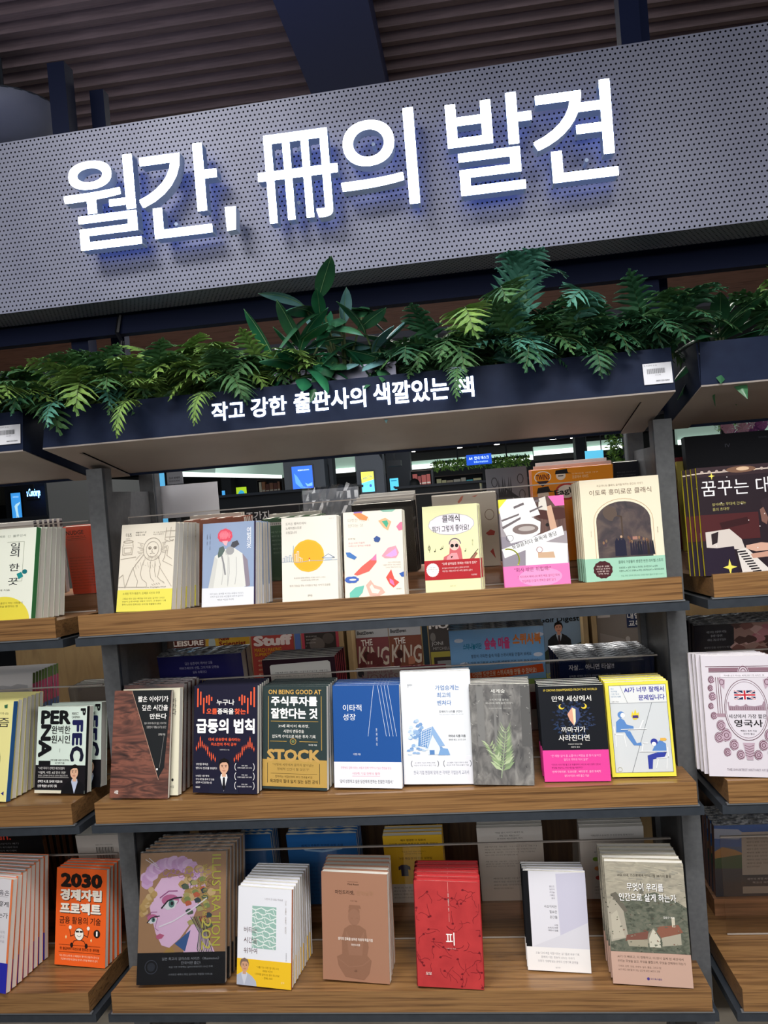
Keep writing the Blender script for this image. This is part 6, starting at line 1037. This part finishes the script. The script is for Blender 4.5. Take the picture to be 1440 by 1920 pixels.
# bookcases far away, every visible book its own thing
bkm = {}
def far_case(xl_, xr_, yt, Y, rows, label, cols, pitch=.075, group='far books'):
    a, b = at(xl_, yt, Y), at(xr_, yt, Y); w2 = (b.x - a.x) / 2; e = empty('bookcase', ((a.x + b.x) / 2, Y, 0), label, 'bookcase', 'far bookcases'); top = a.z; rh = .34
    m = MB(); m.box(-w2, w2, .28, .3, 0, top, DK); m.box(-w2 - .03, -w2, 0, .3, 0, top, DK); m.box(w2, w2 + .03, 0, .3, 0, top, DK); m.build('carcass', e)
    for r_ in range(rows + 1): m = MB(); z = top - r_ * rh; m.box(-w2, w2, 0, .28, z - .02, z, M('#3a2c24', .5)); m.build('shelf_board', e)
    for r_ in range(rows):
        x = -w2 + .03; z = top - (r_ + 1) * rh
        while x < w2 - pitch:
            wd = pitch * random.uniform(.6, 1.1); hh = random.uniform(.2, .28); c = random.choice(cols); k = (round(wd, 2), round(hh, 2), c)
            if k not in bkm: mb = MB(); mb.box(0, k[0], .03, .2, 0, k[1], M(c, .6)); mb.box(.004, k[0] - .004, .028, .03, .04, k[1] * .3, M('#c8beb0', .6)); bkm[k] = mb.mesh('far_book')
            o = link('far_book', bkm[k]); o.location = (e.location.x + x, Y, z + .001); tag(o, f'tiny book in the {label.split(",")[0]}', 'book', group); x += k[0] + .012
cc = ['#8a5a44', '#b0a08c', '#6a3a30', '#c8b8a0', '#4a3c38', '#a06a4a', '#d8ccb8', '#7a6a5c']
far_case(482, 528, 900, 19, 4, 'far bookcase between the blue screens, left side', cc, .09, 'books in the far left bookcase')
far_case(770, 808, 883, 17, 3, 'far bookcase left of the hanging greenery', ['#8a3a3a', '#c8b8a8', '#a04a44', '#7a6058'], .1, 'books in the far centre bookcase')
far_case(50, 72, 938, 12.5, 3, 'far bookcase under the Concierge lettering', cc, .05, 'books in the far left-edge bookcase')
far_case(815, 905, 893, 15, 1, 'far low display under the hanging greenery', ['#c8c0b0', '#d8d0a0', '#5ad0e0', '#b8a890', '#7a4a6a'], .14, 'books in the far display')
# hanging greenery strips in the store
GLF = [M('#5f8a34', .6), M('#86b048', .6), M('#3c6428', .6)]
for xl_, xr_, yt, yb, Y, lab in ((812, 905, 868, 880, 14.5, 'hanging green foliage strip left of the dark grey book'), (912, 990, 862, 876, 15.1, 'hanging green foliage strip above the dark grey book'), (1140, 1162, 812, 868, 11, 'tall hanging plant by the violet screen'), (1352, 1378, 790, 806, 6.5, 'green tuft in the flower display behind the piano book')):
    a, b, c = at(xl_, yt, Y), at(xr_, yt, Y), at(xl_, yb, Y); m = MB(); m.box(a.x, b.x, Y + .1, Y + .2, a.z - .02, a.z + .03, DK)
    s = (a.z - c.z) if b.x - a.x > .3 else .15
    for i in range(500 if b.x - a.x > .3 else 160):
        x = random.uniform(a.x, b.x); z = random.uniform(c.z, a.z); y = Y + random.uniform(-.1, .15); q = .05 if Y > 10 else .015; an = random.random() * 6.28
        m.add([(x, y, z), (x + q * math.cos(an), y + .01, z + q * math.sin(an)), (x + q * 1.6 * math.cos(an + .4), y, z + q * 1.6 * math.sin(an + .4))], [(0, 1, 2)], GLF[i % 3])
    if Y > 10: m.tube([((a.x + b.x) / 2, Y + .15, a.z), ((a.x + b.x) / 2, Y + .15, 2.95)], .015, DK, 5)
    else: m.tube([((a.x + b.x) / 2, Y + .15, a.z), ((a.x + b.x) / 2, Y + .15, 0)], .02, DK, 5)
    o = m.build('foliage_strip'); tag(o, lab, 'plant')
a = at(1395, 800, 6); e = empty('flower_vase', (a.x, 6, 0), 'pink and purple flowers behind the black boxed book', 'flowers'); m = MB(); m.tube([(0, 0, 0), (0, 0, a.z - .1)], .03, M('#8a8c90', .4), 10); m.build('stand', e)
for k in range(14):
    m = MB(); c = Vector((random.uniform(-.12, .12), random.uniform(-.05, .05), a.z - .04 + random.uniform(-.06, .06)))
    for i in range(7): an = i * .9; m.add([c, c + Vector((.045 * math.cos(an), -.01, .045 * math.sin(an))), c + Vector((.045 * math.cos(an + .8), -.01, .045 * math.sin(an + .8)))], [(0, 1, 2)], M(['#b86ab0', '#e0a8c0', '#8a4a90', '#e8e4d8'][k % 4], .6))
    m.build('blossom', e)
# ceiling spotlights
SPOT = M('#fff8ea', .5, 0, 14); sp = MB(); sp.tube([(0, 0, -.03), (0, 0, -.018)], .075, SPOT, 14); spm = sp.mesh('lamp_face'); sp = MB(); sp.tube([(0, 0, -.018), (0, 0, 0)], .09, STEELD, 14); sph = sp.mesh('housing')
for px, py, s in ((673, 856, 1), (684, 857, .8), (699, 855, 1.4), (724, 855, 1), (747, 854, 1), (763, 850, 1.6), (776, 846, .8), (788, 846, 1), (798, 846, .9), (787, 854, 1.1), (797, 854, 1.3), (830, 857, 1), (858, 856, .9), (931, 833, 1.2), (935, 844, 1), (946, 842, .7), (967, 833, 1), (988, 825, 1.6), (1011, 831, .9), (1020, 826, 1.6), (1037, 822, 1.5), (1027, 834, .8), (1048, 830, .8), (1075, 820, 1.5), (1092, 814, 1.4), (638, 861, .9), (862, 839, 1.2)):
    p = atz(px, py, 2.95)
    if p.y > 27 or p.y < 5.2: p = atz(px, 905 + (py - 850) * .3, 2.95) if 0 else CP + (p - CP).normalized() * 26; p.z = 2.95
    e = empty('ceiling_spotlight', (p.x, min(p.y, 26.5), 2.95), 'small round ceiling spotlight far back in the store', 'light', 'far ceiling spotlights'); e.scale = (s, s, 1)
    link('lamp_face', spm, e); link('housing', sph, e)
# two customers far away
def customer(px, Y, shirt, label):
    p = at(px, 930, Y); me = bpy.data.meshes.new('body')
    V = [(0, 0, .95), (0, 0, 1.15), (0, 0, 1.42), (0, 0, 1.52), (0, -.01, 1.6), (.19, 0, 1.40), (.24, 0, 1.12), (.22, -.06, .88), (-.19, 0, 1.40), (-.24, 0, 1.12), (-.22, -.06, .88), (.1, 0, .9), (.11, 0, .5), (.11, .02, .08), (.12, -.1, .03), (-.1, 0, .9), (-.11, 0, .5), (-.11, .02, .08), (-.12, -.1, .03), (0, 0, 1.70)]
    Ed = [(0, 1), (1, 2), (2, 3), (3, 4), (4, 19), (2, 5), (5, 6), (6, 7), (2, 8), (8, 9), (9, 10), (0, 11), (11, 12), (12, 13), (13, 14), (0, 15), (15, 16), (16, 17), (17, 18)]
    rad = [.15, .14, .15, .055, .085, .07, .05, .035, .07, .05, .035, .1, .065, .045, .035, .1, .065, .045, .035, .08]
    me.from_pydata(V, Ed, []); e = empty('person', (p.x, Y, 0), label, 'person'); o = link('body', me, e); md = o.modifiers.new('skin', 'SKIN'); o.modifiers.new('sub', 'SUBSURF').levels = 1
    for i, r_ in enumerate(rad): me.skin_vertices[0].data[i].radius = (r_, r_ * .75 if i in (0, 1, 2) else r_)
    me.skin_vertices[0].data[0].use_root = True; me.materials.append(shirt)
    h = MB(); vs = []; fs = []
    for j in range(7):
        for i in range(12): ph = R(-50 + 140 * j / 6); th = i * math.pi / 6; vs.append((.1 * math.cos(th) * math.cos(ph), .105 * math.sin(th) * math.cos(ph), 1.66 + .115 * math.sin(ph)))
    for j in range(6):
        for i in range(12): fs.append((j * 12 + i, j * 12 + (i + 1) % 12, j * 12 + 12 + (i + 1) % 12, j * 12 + 12 + i))
    h.add(vs, fs, M('#0e0d0f', .6)); h.build('hair', e, True)
customer(443.5, 17, M('#23252c', .8), 'person with short dark hair in dark clothes before the lime screen')
customer(779, 14, M('#16203a', .8), 'person with dark hair in a navy top behind the black comics')
